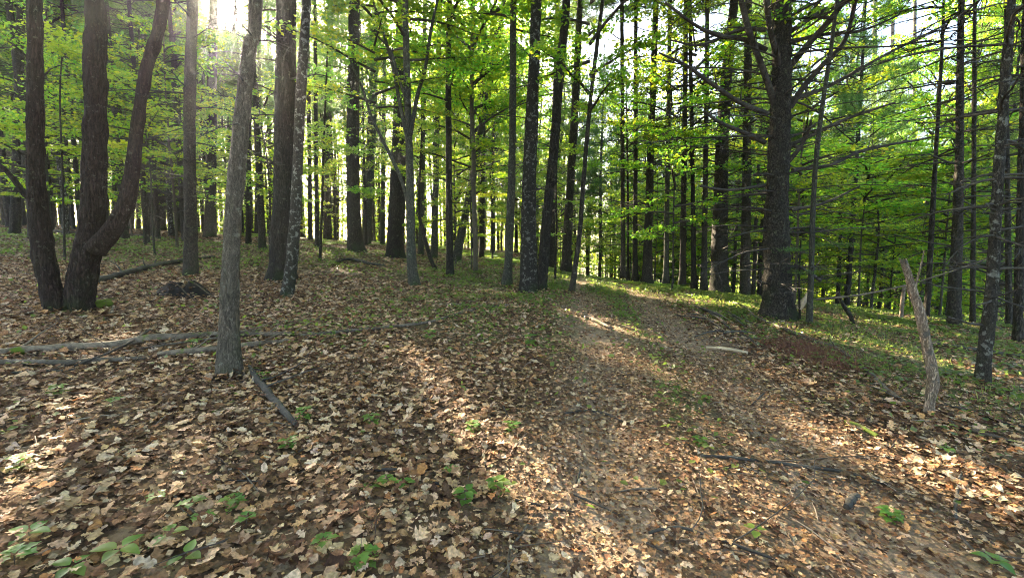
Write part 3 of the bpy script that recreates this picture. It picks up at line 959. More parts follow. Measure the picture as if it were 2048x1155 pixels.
# branching maple
t8, g8, P8, W8 = hand_tree('maple_tree', 'slim grey maple with long thin limbs fanning out left of the black pole stem', 'tree',
          [(829, 573, 23), (824, 530, 20), (821, 430, 17), (819, 320, 15), (815, 200, 14), (812, 80, 13), (811, 0, 12)], M_MAPLE, 12, 'U', 5.2, 1.1, seed=11, rough=.005)
for k, pp in enumerate(([(822, 470, 9), (812, 390, 8), (790, 330, 7.5), (765, 280, 7), (742, 232, 6), (726, 180, 5), (700, 120, 4)],
                        [(820, 300, 9), (800, 210, 8), (785, 130, 7), (765, 60, 6), (745, 0, 5)],
                        [(821, 270, 9), (835, 190, 8), (850, 140, 7), (862, 60, 6), (880, -20, 5)],
                        [(817, 210, 8), (795, 150, 6), (780, 100, 5), (742, 60, 4)])):
    stem(t8, 'limb', pp, g8[1] - .05 * k, M_MAPLE, segs=9, rough=.002, flare=0, seed=k + 20)
crown('U', 2, t8, np.array([-.9, .2, 4.2]), 1.1, .8)
hand_tree('sapling', 'crooked thin black sapling bending left of the pole stem', 'tree',
          [(871, 540, 9), (862, 520, 8), (852, 485, 8), (846, 460, 7), (838, 430, 6), (838, 380, 5), (842, 300, 4)], M_DARK, 6, 'U', 3.0, .45, seed=12, rough=.003, segs=9)
hand_tree('maple_tree', 'straight black pole stem with leafy side sprays left of centre', 'tree',
          [(900, 553, 16), (899, 500, 14), (898, 380, 13), (897, 240, 12), (897, 100, 11), (899, 0, 10)], M_DARK, 13, 'U', 5.0, 1.05, seed=13, segs=14, rough=.004)
hand_tree('maple_tree', 'mossy maple leaning right across the fern bank', 'tree',
          [(912, 522, 19), (922, 470, 16), (937, 400, 15), (950, 332, 14), (966, 238, 13), (982, 150, 12), (996, 75, 11), (1008, 0, 10)], M_MAPLE, 14, 'U', 6.0, 1.2, seed=14, segs=14, rough=.005)
hand_tree('maple_tree', 'upright grey maple pole just left of the tall spotted trunk', 'tree',
          [(1013, 571, 22), (1017, 520, 17), (1022, 400, 16), (1025, 250, 14), (1026, 100, 13), (1027, 0, 13)], M_MAPLE, 15, 'U', 7.0, 1.1, seed=15, segs=16, rough=.006)
hand_tree('broadleaf_tree', 'tall pale spotted trunk at the centre of the wood', 'tree',
          [(1058, 584, 36), (1057, 530, 33), (1058, 420, 29), (1061, 300, 27), (1067, 150, 23), (1072, 0, 20)], M_LICH, 17, 'B', 9.0, .9, seed=16, segs=28, step=.06, rough=.012, cloud=(10, 2.5, 6, 1.3, .010))
hand_tree('broadleaf_tree', 'dark rough trunk tucked behind the pale spotted one and leaning right', 'tree',
          [(1080, 580, 26), (1086, 530, 22), (1094, 430, 20), (1104, 340, 19), (1113, 230, 18), (1124, 100, 17), (1133, 0, 16)], M_DARK, 16, 'B', 8.5, .9, seed=17, segs=20, cloud=(14, 2, 6, 1.4, .010))
hand_tree('sapling', 'thin dark sapling leaning right at the edge of the track', 'tree',
          [(1143, 587, 12), (1151, 530, 10), (1160, 460, 9.5), (1167, 360, 9), (1180, 210, 8.5), (1194, 90, 8), (1205, 0, 7.5)], M_DARK, 12, 'U', 4.6, .95, seed=18, segs=12, rough=.003)
hand_tree('pine_tree', 'slim pine with bare whorls beyond the bend of the track', 'tree',
          [(1294, 557, 21), (1296, 480, 17), (1299, 380, 15), (1302, 270, 14), (1306, 180, 13), (1310, 60, 12), (1312, 0, 11)], M_PINE, 18, 'P', 12, .9, seed=19, segs=14, cloud=(30, 1.5, 10, 2.0, .014))
hand_tree('sapling', 'pencil thin sapling on the crest left of the slim whorled pine', 'tree',
          [(1256, 554, 6), (1256, 450, 5), (1255, 330, 4), (1253, 220, 3)], M_DARK, 8, 'U', 4, .5, seed=20, segs=8, rough=.002)
hand_tree('pine_tree', 'dark pine with many bare side branches left of the great pine', 'tree',
          [(1438, 586, 40), (1438, 540, 34), (1440, 450, 31), (1443, 330, 27), (1448, 220, 24), (1457, 110, 21), (1468, 0, 18)], M_PINE, 17, 'P', 10, 1.0, seed=21, segs=24, step=.07, rough=.016, cloud=(52, 1.0, 8.5, 2.1, .017))
hand_tree('pine_tree', 'grey pine half hidden between the dark pine and the great pine', 'tree',
          [(1490, 592, 22), (1491, 500, 20), (1493, 380, 18), (1495, 200, 16), (1497, 0, 14)], M_PINE, 17, 'P', 11, .9, seed=22, cloud=(26, 1.5, 9, 1.8, .013))
# the great pine
tg, gg, Pg, Wg = hand_tree('pine_tree', 'great pine with a massive trunk and long bare branches beside the track', 'tree',
          [(1556, 640, 72), (1555, 600, 60), (1553, 540, 54), (1553, 450, 50), (1556, 350, 45), (1560, 250, 41), (1563, 150, 39), (1563, 60, 38), (1562, 0, 37)], M_PINE, 17, 'P', 8.5, 1.2, seed=23, segs=48, step=.04, rough=.024, flare=.5)
rg = np.random.default_rng(77)


def gat(z):
    return np.array([np.interp(gg[2] + z, Pg[:, 2], Pg[:, 0]), np.interp(gg[2] + z, Pg[:, 2], Pg[:, 1]), gg[2] + z])


# limbs the photograph shows: pixel lines from the bole outwards, end depth relative to the bole
for pp, dz, mt in (([(1550, 215, 13), (1535, 165, 12), (1515, 110, 11), (1497, 60, 12), (1482, 0, 10), (1470, -60, 8)], -.5, M_TWIG),
                   ([(1560, 150, 13), (1553, 110, 12), (1540, 60, 10), (1533, 0, 12), (1528, -50, 9)], -.7, M_TWIG),
                   ([(1535, 228, 11), (1480, 205, 9), (1420, 165, 8), (1370, 130, 6), (1318, 106, 4)], -.6, M_DEAD),
                   ([(1532, 100, 10), (1490, 80, 9), (1440, 72, 8), (1390, 50, 6), (1330, 5, 5)], -.5, M_DEAD),
                   ([(1530, 285, 10), (1480, 262, 8), (1440, 245, 7), (1408, 222, 5)], -.4, M_DEAD),
                   ([(1580, 215, 12), (1610, 170, 11), (1650, 125, 10), (1690, 80, 8), (1712, 0, 7)], -.5, M_TWIG),
                   ([(1582, 130, 13), (1620, 85, 12), (1660, 40, 11), (1690, 0, 9), (1720, -50, 7)], -.8, M_TWIG),
                   ([(1582, 200, 9), (1640, 180, 8), (1700, 150, 7), (1770, 110, 5), (1890, 50, 4)], .3, M_DEAD),
                   ([(1582, 290, 9), (1640, 262, 8), (1700, 235, 6), (1790, 205, 4)], -.6, M_DEAD),
                   ([(1585, 340, 9), (1660, 330, 7), (1730, 300, 6), (1860, 275, 4)], .4, M_DEAD),
                   ([(1575, 325, 10), (1600, 295, 8), (1618, 260, 6), (1622, 240, 4)], -.6, M_DEAD),
                   ([(1532, 60, 9), (1480, 60, 7), (1400, 90, 5), (1340, 80, 3)], .4, M_DEAD),
                   ([(1585, 60, 10), (1650, 20, 8), (1740, -20, 6)], .4, M_DEAD),
                   ([(1530, 370, 7), (1460, 380, 5), (1400, 372, 4)], -.2, M_DEAD),
                   ([(1585, 420, 7), (1650, 405, 5), (1720, 372, 3)], -.3, M_DEAD),
                   ([(1640, 560, 7), (1618, 545, 6), (1590, 528, 5)], -.2, M_DEAD),
                   ([(1582, 85, 8), (1640, 70, 7), (1720, 62, 5), (1800, 30, 3)], -.4, M_DEAD)):
    Pn = []; Wn = []
    for k, (a, b, w) in enumerate(pp):
        p, tt = at_depth(a, b, gg[1] + dz * k / (len(pp) - 1)); Pn.append(p); Wn.append(w * tt / F / 2)
    PPn, WWn = smooth_path(Pn, Wn, .1)
    mb = MB(); add_tube(mb, PPn - gg, WWn, 9, rough=.004, seed=len(pp))
    for k in range(int(2 + len(PPn) * .35)):
        j = rg.integers(3, len(PPn) - 1)
        d = PPn[j] - PPn[j - 1]
        az = math.atan2(d[1], d[0]) + rg.choice([-1, 1]) * rg.uniform(.3, 1)
        Q = limb(PPn[j] - gg, az, rg.normal(.15, .4), rg.uniform(.2, .7), rg, n=4, wig=.15)
        add_tube(mb, Q, np.linspace(WWn[j] * .45, .0015, 5), 4)
    link('branch', mb.mesh('branch', [mt]), tg)
for i in range(82):
    z = .7 + 7.2 * (i / 82) ** 1.05
    z = round(z / .4) * .4 + rg.normal(0, .03)
    b = gat(z) - gg
    l = rg.uniform(.9, 3.6) * (.5 + .10 * z)
    bm = dead_branch(rg, b, (rg.uniform(0, 6.283) if i % 3 == 0 else (i % 2) * math.pi + rg.normal(0, .6)), l, .024 * rg.uniform(.6, 1.2), el=rg.normal(.15, .12), droop=.3, curve=.07)
    link('branch', bm.mesh('branch', [M_TWIG if i % 3 else M_DEAD]), tg)
hand_tree('sapling', 'thin crooked grey stem touching the right flank of the great pine', 'tree',
          [(1618, 652, 15), (1620, 600, 13), (1623, 520, 12), (1626, 420, 11), (1632, 320, 10.5), (1645, 210, 10), (1660, 110, 9), (1674, 0, 8)], M_MAPLE, 12, 'U', 6, .8, seed=24, segs=12, rough=.004, cloud=(16, 1, 6, 1.0, .008))
hand_tree('pine_tree', 'straight dark pine right of the leaning stripped snag', 'tree',
          [(1908, 655, 30), (1911, 560, 26), (1916, 420, 22), (1919, 280, 18), (1921, 120, 15), (1923, 0, 13)], M_PINE, 15, 'P', 9, .9, seed=25, segs=20, cloud=(34, 1.5, 7.5, 1.8, .014))
hand_tree('pine_tree', 'mossy flaking pine nearest the right edge with stubby whorls', 'tree',
          [(1964, 772, 34), (1968, 720, 30), (1974, 660, 29), (1982, 590, 27), (1989, 480, 26), (1997, 350, 24), (2006, 220, 22), (2016, 100, 21), (2023, 0, 19)], M_LICH, 13, 'P', 7.5, .8, seed=26, segs=26, step=.05, rough=.012, cloud=(34, .8, 6.5, 1.3, .012))
hand_tree('broadleaf_tree', 'slim bare stem swaying up behind the stripped snag', 'tree',
          [(1852, 640, 14), (1858, 560, 13), (1862, 480, 12), (1868, 370, 11), (1875, 250, 9), (1883, 120, 8), (1888, 0, 7)], M_DARK, 13, 'U', 7.0, .8, seed=27, segs=12, rough=.004)
hand_tree('pine_tree', 'black trunk cut by the right edge of the view', 'tree',
          [(2036, 686, 22), (2038, 560, 20), (2042, 400, 18), (2047, 200, 16), (2052, 0, 14)], M_DARK, 15, 'P', 9, .9, seed=28, segs=16, cloud=(20, 1.5, 8, 1.4, .012))
hand_tree('pine_tree', 'narrow dark trunk between the mossy pine and the black trunk', 'tree',
          [(2018, 655, 15), (2017, 560, 14), (2015, 400, 12), (2013, 200, 10), (2012, 0, 9)], M_DARK, 15, 'P', 9, .8, seed=29, segs=14, cloud=(16, 1.5, 8, 1.3, .011))
# trunks of the middle distance that can be told apart
for i, (px, py, w, topx, tw, nm, mt, ck, lab) in enumerate((
        (30, 470, 30, 42, 22, 'pine_tree', M_PINE, 'P', 'shadowy pine behind the leftmost stem of the forked oak'),
        (100, 440, 20, 150, 13, 'broadleaf_tree', M_DARK, 'B', 'leaning trunk seen between the two stems of the forked oak'),
        (232, 440, 24, 240, 17, 'pine_tree', M_PINE, 'P', 'pine seen between the forked oak and its curving limb'),
        (298, 452, 22, 330, 16, 'pine_tree', M_PINE, 'P', 'dark pine right of the curving limb'),
        (322, 450, 26, 322, 20, 'pine_tree', M_DARK, 'P', 'thick far pine left of the slim pine above the mound'),
        (262, 458, 14, 272, 10, 'pine_tree', M_PINE, 'P', 'narrow pine under the curving limb of the forked oak'),
        (497, 488, 14, 500, 10, 'pine_tree', M_PINE, 'P', 'narrow trunk just right of the grey foreground tree'),
        (513, 470, 12, 520, 9, 'pine_tree', M_PINE, 'P', 'thin pine in the gap before the thick black pine'),
        (634, 495, 12, 630, 8, 'pine_tree', M_DARK, 'P', 'thin dark stem right of the lichen spotted stem'),
        (655, 470, 20, 660, 14, 'pine_tree', M_DARK, 'P', 'dark trunk in the clearing left of the flared pine'),
        (621, 480, 12, 615, 9, 'pine_tree', M_PINE, 'P', 'slight trunk hugging the lichen spotted stem'),
        (765, 490, 13, 770, 9, 'maple_tree', M_MAPLE, 'U', 'slender maple between the flared and the stout pine'),
        (868, 515, 17, 880, 11, 'maple_tree', M_MAPLE, 'U', 'grey maple between the branching maple and the pole stem'),
        (842, 508, 15, 850, 10, 'maple_tree', M_MAPLE, 'U', 'straight maple just right of the branching maple'),
        (963, 515, 14, 970, 9, 'maple_tree', M_DARK, 'U', 'dark straight maple behind the fern bank'),
        (985, 510, 11, 990, 8, 'maple_tree', M_MAPLE, 'U', 'thin grey maple left of the upright pole'),
        (1102, 530, 18, 1115, 12, 'pine_tree', M_PINE, 'P', 'pine right of the dark leaning trunk'),
        (1132, 530, 24, 1160, 14, 'pine_tree', M_DARK, 'P', 'dark pine behind the thin leaning sapling'),
        (1270, 548, 13, 1272, 9, 'pine_tree', M_PINE, 'P', 'thin pine on the crest left of the whorled pine'),
        (1246, 542, 12, 1244, 9, 'pine_tree', M_PINE, 'P', 'grey pine over the end of the track'),
        (1332, 552, 14, 1340, 10, 'maple_tree', M_MAPLE, 'U', 'small maple right of the whorled pine'),
        (1365, 560, 16, 1372, 11, 'pine_tree', M_PINE, 'P', 'pine standing midway along the right verge'),
        (1388, 565, 13, 1380, 9, 'maple_tree', M_DARK, 'U', 'dark maple pole left of the many branched pine'),
        (1408, 565, 15, 1415, 10, 'pine_tree', M_PINE, 'P', 'pine trunk close left of the many branched pine'),
        (1665, 605, 20, 1675, 12, 'pine_tree', M_PINE, 'P', 'pine beyond the fallen pole right of the great pine'),
        (1700, 610, 15, 1706, 10, 'pine_tree', M_DARK, 'P', 'dark pine above the crooked stub'),
        (1742, 615, 17, 1750, 11, 'pine_tree', M_PINE, 'P', 'pine above the mossy log on the right slope'),
        (1782, 618, 14, 1786, 9, 'maple_tree', M_DARK, 'U', 'dark maple pole left of the stripped snag'),
        (1825, 620, 13, 1830, 9, 'pine_tree', M_PINE, 'P', 'narrow pine directly behind the snag top'),
        (1945, 650, 15, 1950, 10, 'pine_tree', M_PINE, 'P', 'pine left of the mossy flaking pine'))):
    hand_tree(nm, lab, 'tree', [(px, py, w * .85), (px * .7 + topx * .3, py * .7, w * .68), (px * .3 + topx * .7, py * .35, (w + tw) / 2.6), (topx, 0, tw * .8)],
              mt, 17 if ck != 'U' else 12, ck, 10 if ck == 'P' else (4.5 if ck == 'U' else 8), .95, seed=40 + i, segs=14, step=.16, rough=.01,
              cloud=(14, 1.5, 9, 1.7, .014) if ck == 'P' else None)

# ------------------------------------------------------------------ the rest of the wood, copied stems
rf = random.Random(5)
placed = list(HAND)
KIND = dict(pine=('pine_tree', 'tall bare stemmed pine with a thin dark trunk among the rows behind', 'background pines'),
            dark=('broadleaf_tree', 'dark leafy hardwood standing deep in the wood behind', 'background hardwoods'),
            maple=('maple_tree', 'slender mossy maple deep in the wood with green foliage in its upper half', 'background maples'),
            under=('sapling', 'leafy young maple forming the green layer below the tall trees', 'understorey saplings'))


def wood_tree(kind, x, y, visible=True):
    z = float(ground_z(x, y))
    nm, lab, grp = KIND[kind]
    o = thing(nm, (x, y, z), lab, 'tree', grp, rz=0)
    rz = rf.uniform(0, 6.28)
    s = rf.uniform(.5, 1.02)
    if kind == 'under':
        me, P = TR['maple'][rf.randrange(3)]
        h = rf.uniform(.30, .5)
        tr = link('trunk', me, o); tr.scale = (.32 * s, .32 * s, h); tr.rotation_euler = (0, 0, rz)
        top = 19 * h
        cb = rf.uniform(1.2, 2.6)
        c_ = crown('U', rf.randrange(4), o, (0, 0, cb), rz, rf.uniform(.7, 1.1), (top - cb) / 6.0)
        return
    me, P = TR[kind][rf.randrange(len(TR[kind]))]
    tr = link('trunk', me, o); tr.scale = (s, s, 1); tr.rotation_euler = (0, 0, rz)
    c, sn = math.cos(rz), math.sin(rz)
    cb = {'pine': rf.uniform(5.5, 9.5) + (2.2 if x < -.4 * y else 0), 'dark': rf.uniform(4.5, 7.5), 'maple': rf.uniform(3.5, 6.0)}[kind]
    q = on_axis(P, cb) * np.array([s, s, 1]); q = np.array([c * q[0] - sn * q[1], sn * q[0] + c * q[1], q[2]])
    ck = {'pine': 'P', 'dark': 'B', 'maple': 'B'}[kind]
    crown(ck, rf.randrange(4), o, q, rz, rf.uniform(.85, 1.15), (18.6 - cb) / 8.2)
    if kind == 'pine':
        b = link('dead_branches', CLOUDS[rf.randrange(4)], o); b.rotation_euler = (0, 0, rz + 1); b.scale = (rf.uniform(.8, 1.2), rf.uniform(.8, 1.2), 1)


def clear(x, y, dmin):
    if any((x - a) ** 2 + (y - b) ** 2 < dmin * dmin for a, b in placed): return False
    if abs(x - float(path_c(y))) < 2.0 and y < 26: return False
    if 8 < y < 30 and abs(x / y - .215) < .045: return False
    if y < 34 and .26 < x / y < .5 and dmin > 1.1: return False
    sx, sy = SUN[0] / math.cos(SUN_EL), SUN[1] / math.cos(SUN_EL)
    for p in TUBE_P:
        dx, dy = x - p[0], y - p[1]
        t = dx * sx + dy * sy
        if 0 < t < 40 and abs(dx * sy - dy * sx) < .38: return False
    return True


cnt = dict(pine=0, dark=0, maple=0, under=0)
tries = 0
while cnt['pine'] + cnt['dark'] + cnt['maple'] < 172 and tries < 20000:
    tries += 1
    y = math.sqrt(rf.uniform(14.5 ** 2, 46 ** 2)); a = rf.uniform(-1.25, 1.25) if rf.random() < .75 else rf.uniform(-1.2, -.3)
    x = a * y
    if a > .05 and y < 18: continue
    if not clear(x, y, 1.25): continue
    if a < -.35: k = rf.choices(['pine', 'dark', 'maple'], [7, 1, 1])[0]
    elif a < .15: k = rf.choices(['pine', 'dark', 'maple'], [3, 2, 4])[0]
    else: k = rf.choices(['pine', 'dark', 'maple'], [6, 1, 3])[0]
    wood_tree(k, x, y); cnt[k] += 1; placed.append((x, y))
tries = 0
while cnt['under'] < 84 and tries < 20000:
    tries += 1
    y = math.sqrt(rf.uniform(12.5 ** 2, 38 ** 2)); a = rf.uniform(-1.15, 1.2); x = a * y
    if rf.random() < (.1 if a < -.35 else (.6 if a > .42 else 0)): continue
    if not clear(x, y, 1.0): continue
    wood_tree('under', x, y); cnt['under'] += 1; placed.append((x, y))
# a few trees at the sides of and behind the viewpoint: they shade the foreground
for x, y, k in ((-9, 1, 'dark'), (-7, -4, 'maple'), (7.5, -1, 'maple'), (9.5, 2.2, 'pine'), (3.5, -6, 'dark'), (-2.5, -7, 'pine'), (-13, 4, 'pine'), (-15, -2, 'dark'), (13, -3, 'dark')):
    wood_tree(k, x, y)


# ------------------------------------------------------------------ far-off woods, one mass
fw = MB(); rng = np.random.default_rng(31)
nfar = 580
for i in range(nfar):
    y = math.sqrt(rng.uniform(40 ** 2, 92 ** 2)); x = rng.uniform(-1.3, 1.3) * y
    if i % 4 == 0: x = rng.uniform(-.85, .1) * y
    hi = 19 if abs(x / y - .215) < .05 else (22 if abs(x / y - .98) < .05 else 30)          # lower growth under the opening over the track
    z = float(ground_z(x, y)); r = rng.uniform(.09, .2)
    P = np.array([[x, y, z - .5], [x + rng.normal(0, .2), y, z + 9], [x + rng.normal(0, .5), y, z + 18], [x + rng.normal(0, .7), y, z + max(18.5, hi * .9)]])
    add_tube(fw, P, [r, r * .8, r * .55, r * .2], 6)
    m = 760
    ht = rng.beta(1.3, 1.1, m) * 17 + 1.2
    rad = 2.6 * np.sin(np.pi * np.clip((ht + 2) / 22, 0, 1)) + .4
    a = rng.uniform(0, 6.283, m); q = np.sqrt(rng.random(m)) * rad
    # leaves hang in clumps
    k = rng.integers(0, 34, m); cx = rng.normal(0, 1.6, 34)[k]; cy = rng.normal(0, 1.6, 34)[k]; cz = (rng.random(34) ** 1.1 * hi + .3)[k]
    C = np.stack([x + cx + rng.normal(0, .55, m), y + cy + rng.normal(0, .55, m), z + cz + rng.normal(0, .3, m)], 1)
    C = C[~in_tubes(C)]; m = len(C)
    yy = rng.random(m) < .4
    Rr = rots(m, .7, rng); S = rng.uniform(.16, .40, m)
    scatter(fw, KITE_V, KITE_F, C[~yy], Rr[~yy], S[~yy], 1)
    scatter(fw, KITE_V, KITE_F, C[yy], Rr[yy], S[yy], 2)
o = link('distant_woods', fw.mesh('distant_woods', [M_PINE, M_LEAF, M_LEAFY])); tag(o, 'far off sunlit woodland closing the view between the trunks', None, kind='stuff')


# ------------------------------------------------------------------ fallen logs and sticks
def lying(name, label, cat, pts, mat, lift=1.0, segs=12, rough=.004, step=.06, group=None, stubs=0, seed=1, splinter=0):
    """pts: (px, py, width px) on the ground"""
    P = []; W = []
    for a, b, w in pts:
        p = gnd(a, b); t = p[1] / ray(a, b)[1]; r = w * t / F / 2
        p[2] += r * lift + .02; P.append(p); W.append(r)
    o = thing(name, P[0] * .5 + P[-1] * .5, label, cat, group)
    loc = np.array(o.location)
    PP, WW = smooth_path(P, W, step)
    PP = PP + np.stack([noise3(np.arange(len(PP)) * .35, seed, k) for k in (1, 2, 3)], 1) * np.array([.5, .5, .25]) * (WW[:, None] * .8)
    mb = MB(); add_tube(mb, PP - loc, WW, segs, rough=rough, seed=seed, lobes=.15, splinter=splinter)
    me = mb.mesh(name, [mat])
    if not stubs:
        o2 = bpy.data.objects.new(name, me); bpy.data.objects.remove(o)
        o2.name = name; COL.objects.link(o2); o2.location = loc; tag(o2, label, cat, group)
        return o2
    link('stem', me, o)
    rr = np.random.default_rng(seed)
    for k in range(stubs):
        j = rr.integers(2, len(PP) - 2)
        d = PP[j] - PP[j - 1]; az = math.atan2(d[1], d[0]) + rr.choice([-1, 1]) * rr.uniform(.4, 1.1)
        Q = limb(PP[j] - loc, az, rr.uniform(.05, .6), rr.uniform(.25, .8), rr, n=5, wig=.12)
        b = MB(); add_tube(b, Q, np.linspace(max(WW[j] * .35, .004), .002, 6), 6)
        link('twig', b.mesh('twig', [mat]), o)
    return o


lying('fallen_log', 'long bleached log running behind the foot of the grey foreground tree', 'log',
      [(-60, 724, 15), (0, 717, 15), (117, 706, 15), (216, 700, 14), (303, 687, 16), (380, 682, 14), (437, 678, 12), (530, 675, 9), (628, 673, 7)], M_LOG, seed=2, segs=18, rough=.008, stubs=5)
lying('fallen_log', 'shorter pale log lying in front of the long bleached one', 'log',
      [(318, 717, 11), (380, 713, 13), (437, 707, 13), (510, 697, 11), (576, 687, 8)], M_LOG, seed=3, segs=14, rough=.006, stubs=2)
lying('fallen_log', 'brown half buried log at the left edge below the bleached one', 'log',
      [(-60, 742, 14), (0, 736, 13), (100, 736, 13), (208, 729, 10), (300, 722, 7)], M_STICK, seed=4, segs=14, rough=.006)
lying('fallen_branch', 'dark thin branch crossing over the bleached log at an angle', 'branch',
      [(150, 745, 4), (215, 722, 5), (260, 700, 5), (300, 672, 4)], M_TWIG, lift=5, seed=201, segs=8, rough=.002, stubs=3)
lying('fallen_branch', 'slim brown branch resting along the back of the bleached log', 'branch',
      [(250, 712, 4), (330, 700, 5), (420, 688, 5), (520, 668, 4)], M_STICK, lift=3, seed=202, segs=8, rough=.002, stubs=4)
lying('fallen_branch', 'low grey branch in front of the half buried log', 'branch',
      [(20, 752, 4), (110, 748, 5), (190, 742, 4)], M_DEAD, seed=203, segs=8, rough=.002, stubs=2)
lying('fallen_branch', 'long thin branch trailing from the log end towards the centre herbs', 'branch',
      [(600, 677, 7), (690, 669, 7), (773, 660, 6), (860, 649, 6), (910, 634, 5), (950, 622, 4)], M_STICK, seed=5, segs=8, rough=.002, stubs=4)
lying('fallen_branch', 'pale twig lying across the herbs before the spotted trunk', 'branch',
      [(878, 615, 4), (930, 613, 4), (975, 617, 4), (1015, 612, 3)], M_LOG, seed=6, segs=7, rough=.002, stubs=2)
lying('fallen_log', 'grey log slanting away behind the forked oak', 'log',
      [(190, 570, 12), (235, 558, 11), (268, 549, 11), (305, 538, 9), (342, 530, 8), (428, 516, 5)], M_DEAD, seed=7, segs=12, stubs=5)
lying('fallen_log', 'far mossy log on the left slope beyond the forked oak', 'log',
      [(95, 466, 7), (150, 470, 7), (230, 472, 6), (300, 474, 4)], M_STICK, seed=8, segs=10)
lying('fallen_branch', 'dark rotten branch pointing at the camera from the grey tree', 'branch',
      [(498, 742, 9), (520, 772, 13), (541, 800, 13), (565, 828, 12), (592, 858, 9)], M_DEAD, seed=9, segs=16, rough=.006, step=.03, stubs=3)
lying('fallen_branch', 'pale straight stick lying at the right verge near the brush pile', 'branch',
      [(1412, 700, 6), (1455, 705, 8), (1497, 711, 7)], M_PALE, seed=10, segs=10)
lying('fallen_branch', 'long crooked pole running from the great pine down to the lower right', 'branch',
      [(1499, 634, 6), (1560, 660, 7), (1629, 688, 8), (1676, 705, 8), (1720, 738, 8), (1759, 772, 9), (1798, 805, 9), (1863, 836, 9), (1949, 870, 9), (2020, 890, 8)], M_STICK, seed=11, segs=12, rough=.003, stubs=7)
lying('fallen_branch', 'dark thin stick crossing the right wheel track', 'branch',
      [(1400, 918, 6), (1482, 925, 7), (1540, 931, 7), (1600, 940, 8), (1683, 951, 7), (1775, 976, 5)], M_DEAD, seed=12, segs=10, step=.03, rough=.0015, stubs=2)
lying('fallen_branch', 'short curved twig at the bottom of the track', 'branch',
      [(1296, 1074, 6), (1355, 1063, 7), (1406, 1076, 5)], M_DEAD, seed=13, segs=8, step=.02, rough=.001, stubs=1)
lying('fallen_branch', 'charcoal coloured stick below the curved twig', 'branch',
      [(1435, 1086, 5), (1490, 1106, 7), (1556, 1130, 5)], M_TWIG, seed=14, segs=8, step=.02, rough=.001, stubs=1)
lying('fallen_branch', 'kinked grey stick near the lower right corner', 'branch',
      [(1921, 955, 5), (1910, 1020, 6), (1921, 1079, 6), (1976, 1135, 4)], M_DEAD, seed=15, segs=8, step=.02, rough=.001, stubs=1)
lying('fallen_branch', 'dark short stick lying among leaves left of the sun patch', 'branch',
      [(712, 943, 5), (755, 948, 8), (803, 946, 5)], M_TWIG, seed=16, segs=10, step=.02, rough=.002)
lying('fallen_branch', 'slim twig pointing down from the sun patch to the bottom edge', 'branch',
      [(1075, 1026, 4), (1043, 1077, 5), (1021, 1107, 5), (1016, 1160, 5)], M_STICK, seed=17, segs=8, step=.02, rough=.001, stubs=3)
lying('fallen_branch', 'bent twig on the left wheel track', 'branch',
      [(1130, 832, 4), (1170, 828, 5), (1210, 833, 4), (1245, 848, 3)], M_TWIG, seed=18, segs=7, step=.03, rough=.001)
lying('fallen_branch', 'pale stick standing in for a sun streak beside the left wheel track below the leaning sapling', 'branch',
      [(1166, 632, 6), (1195, 648, 7), (1222, 662, 6)], M_LOG, seed=19, segs=8)  # stick laid in where a sun streak lights the soil
lying('fallen_branch', 'thin stick pointing up the track near its middle right', 'branch',
      [(1590, 810, 5), (1622, 830, 6), (1655, 846, 5)], M_STICK, seed=20, segs=8)
lying('fallen_log', 'mossy log lying on the slope behind the stripped snag', 'log',
      [(1733, 636, 8), (1790, 645, 10), (1850, 656, 9), (1900, 670, 8), (1950, 686, 7)], M_MOSSY, seed=21, segs=12, stubs=5)
lying('fallen_log', 'dark low log on the far right slope in front of the mossy log', 'log',
      [(1860, 690, 6), (1930, 702, 8), (2000, 712, 8), (2060, 720, 7)], M_DEAD, seed=22, segs=10)
lying('fallen_branch', 'dark stick lying on leaves right of the snag foot', 'branch',
      [(1880, 812, 5), (1940, 828, 6), (2000, 850, 5), (2060, 862, 5)], M_TWIG, seed=23, segs=8, stubs=2)
lying('fallen_branch', 'fallen limb with upturned twigs left of the flared pine foot', 'branch',
      [(670, 527, 4), (700, 522, 6), (740, 530, 5), (770, 534, 4)], M_DEAD, seed=24, segs=8, stubs=7)
lying('bark_chunk', 'short grey bark covered chunk lying on the lower right leaves', 'wood chunk',
      [(1692, 1024, 12), (1702, 1012, 14), (1712, 1003, 12)], M_DEAD, seed=25, segs=12, step=.01, rough=.003)
lying('fallen_branch', 'green mossy branch on the leaves left of the snag foot', 'branch',
      [(1690, 851, 8), (1718, 860, 9), (1752, 880, 8)], M_MOSSY, seed=26, segs=10, step=.02, rough=.003)
lying('mossy_log', 'short mossy log against the foot of the forked oak', 'log',
      [(170, 622, 15), (190, 621, 20), (219, 617, 14)], M_MOSSY, seed=27, segs=16, step=.03, rough=.01, stubs=2)
lying('fallen_branch', 'curved pale twig right of the short mossy log', 'branch',
      [(208, 644, 4), (222, 632, 5), (226, 618, 5), (218, 604, 4)], M_LOG, seed=28, segs=7, step=.03)
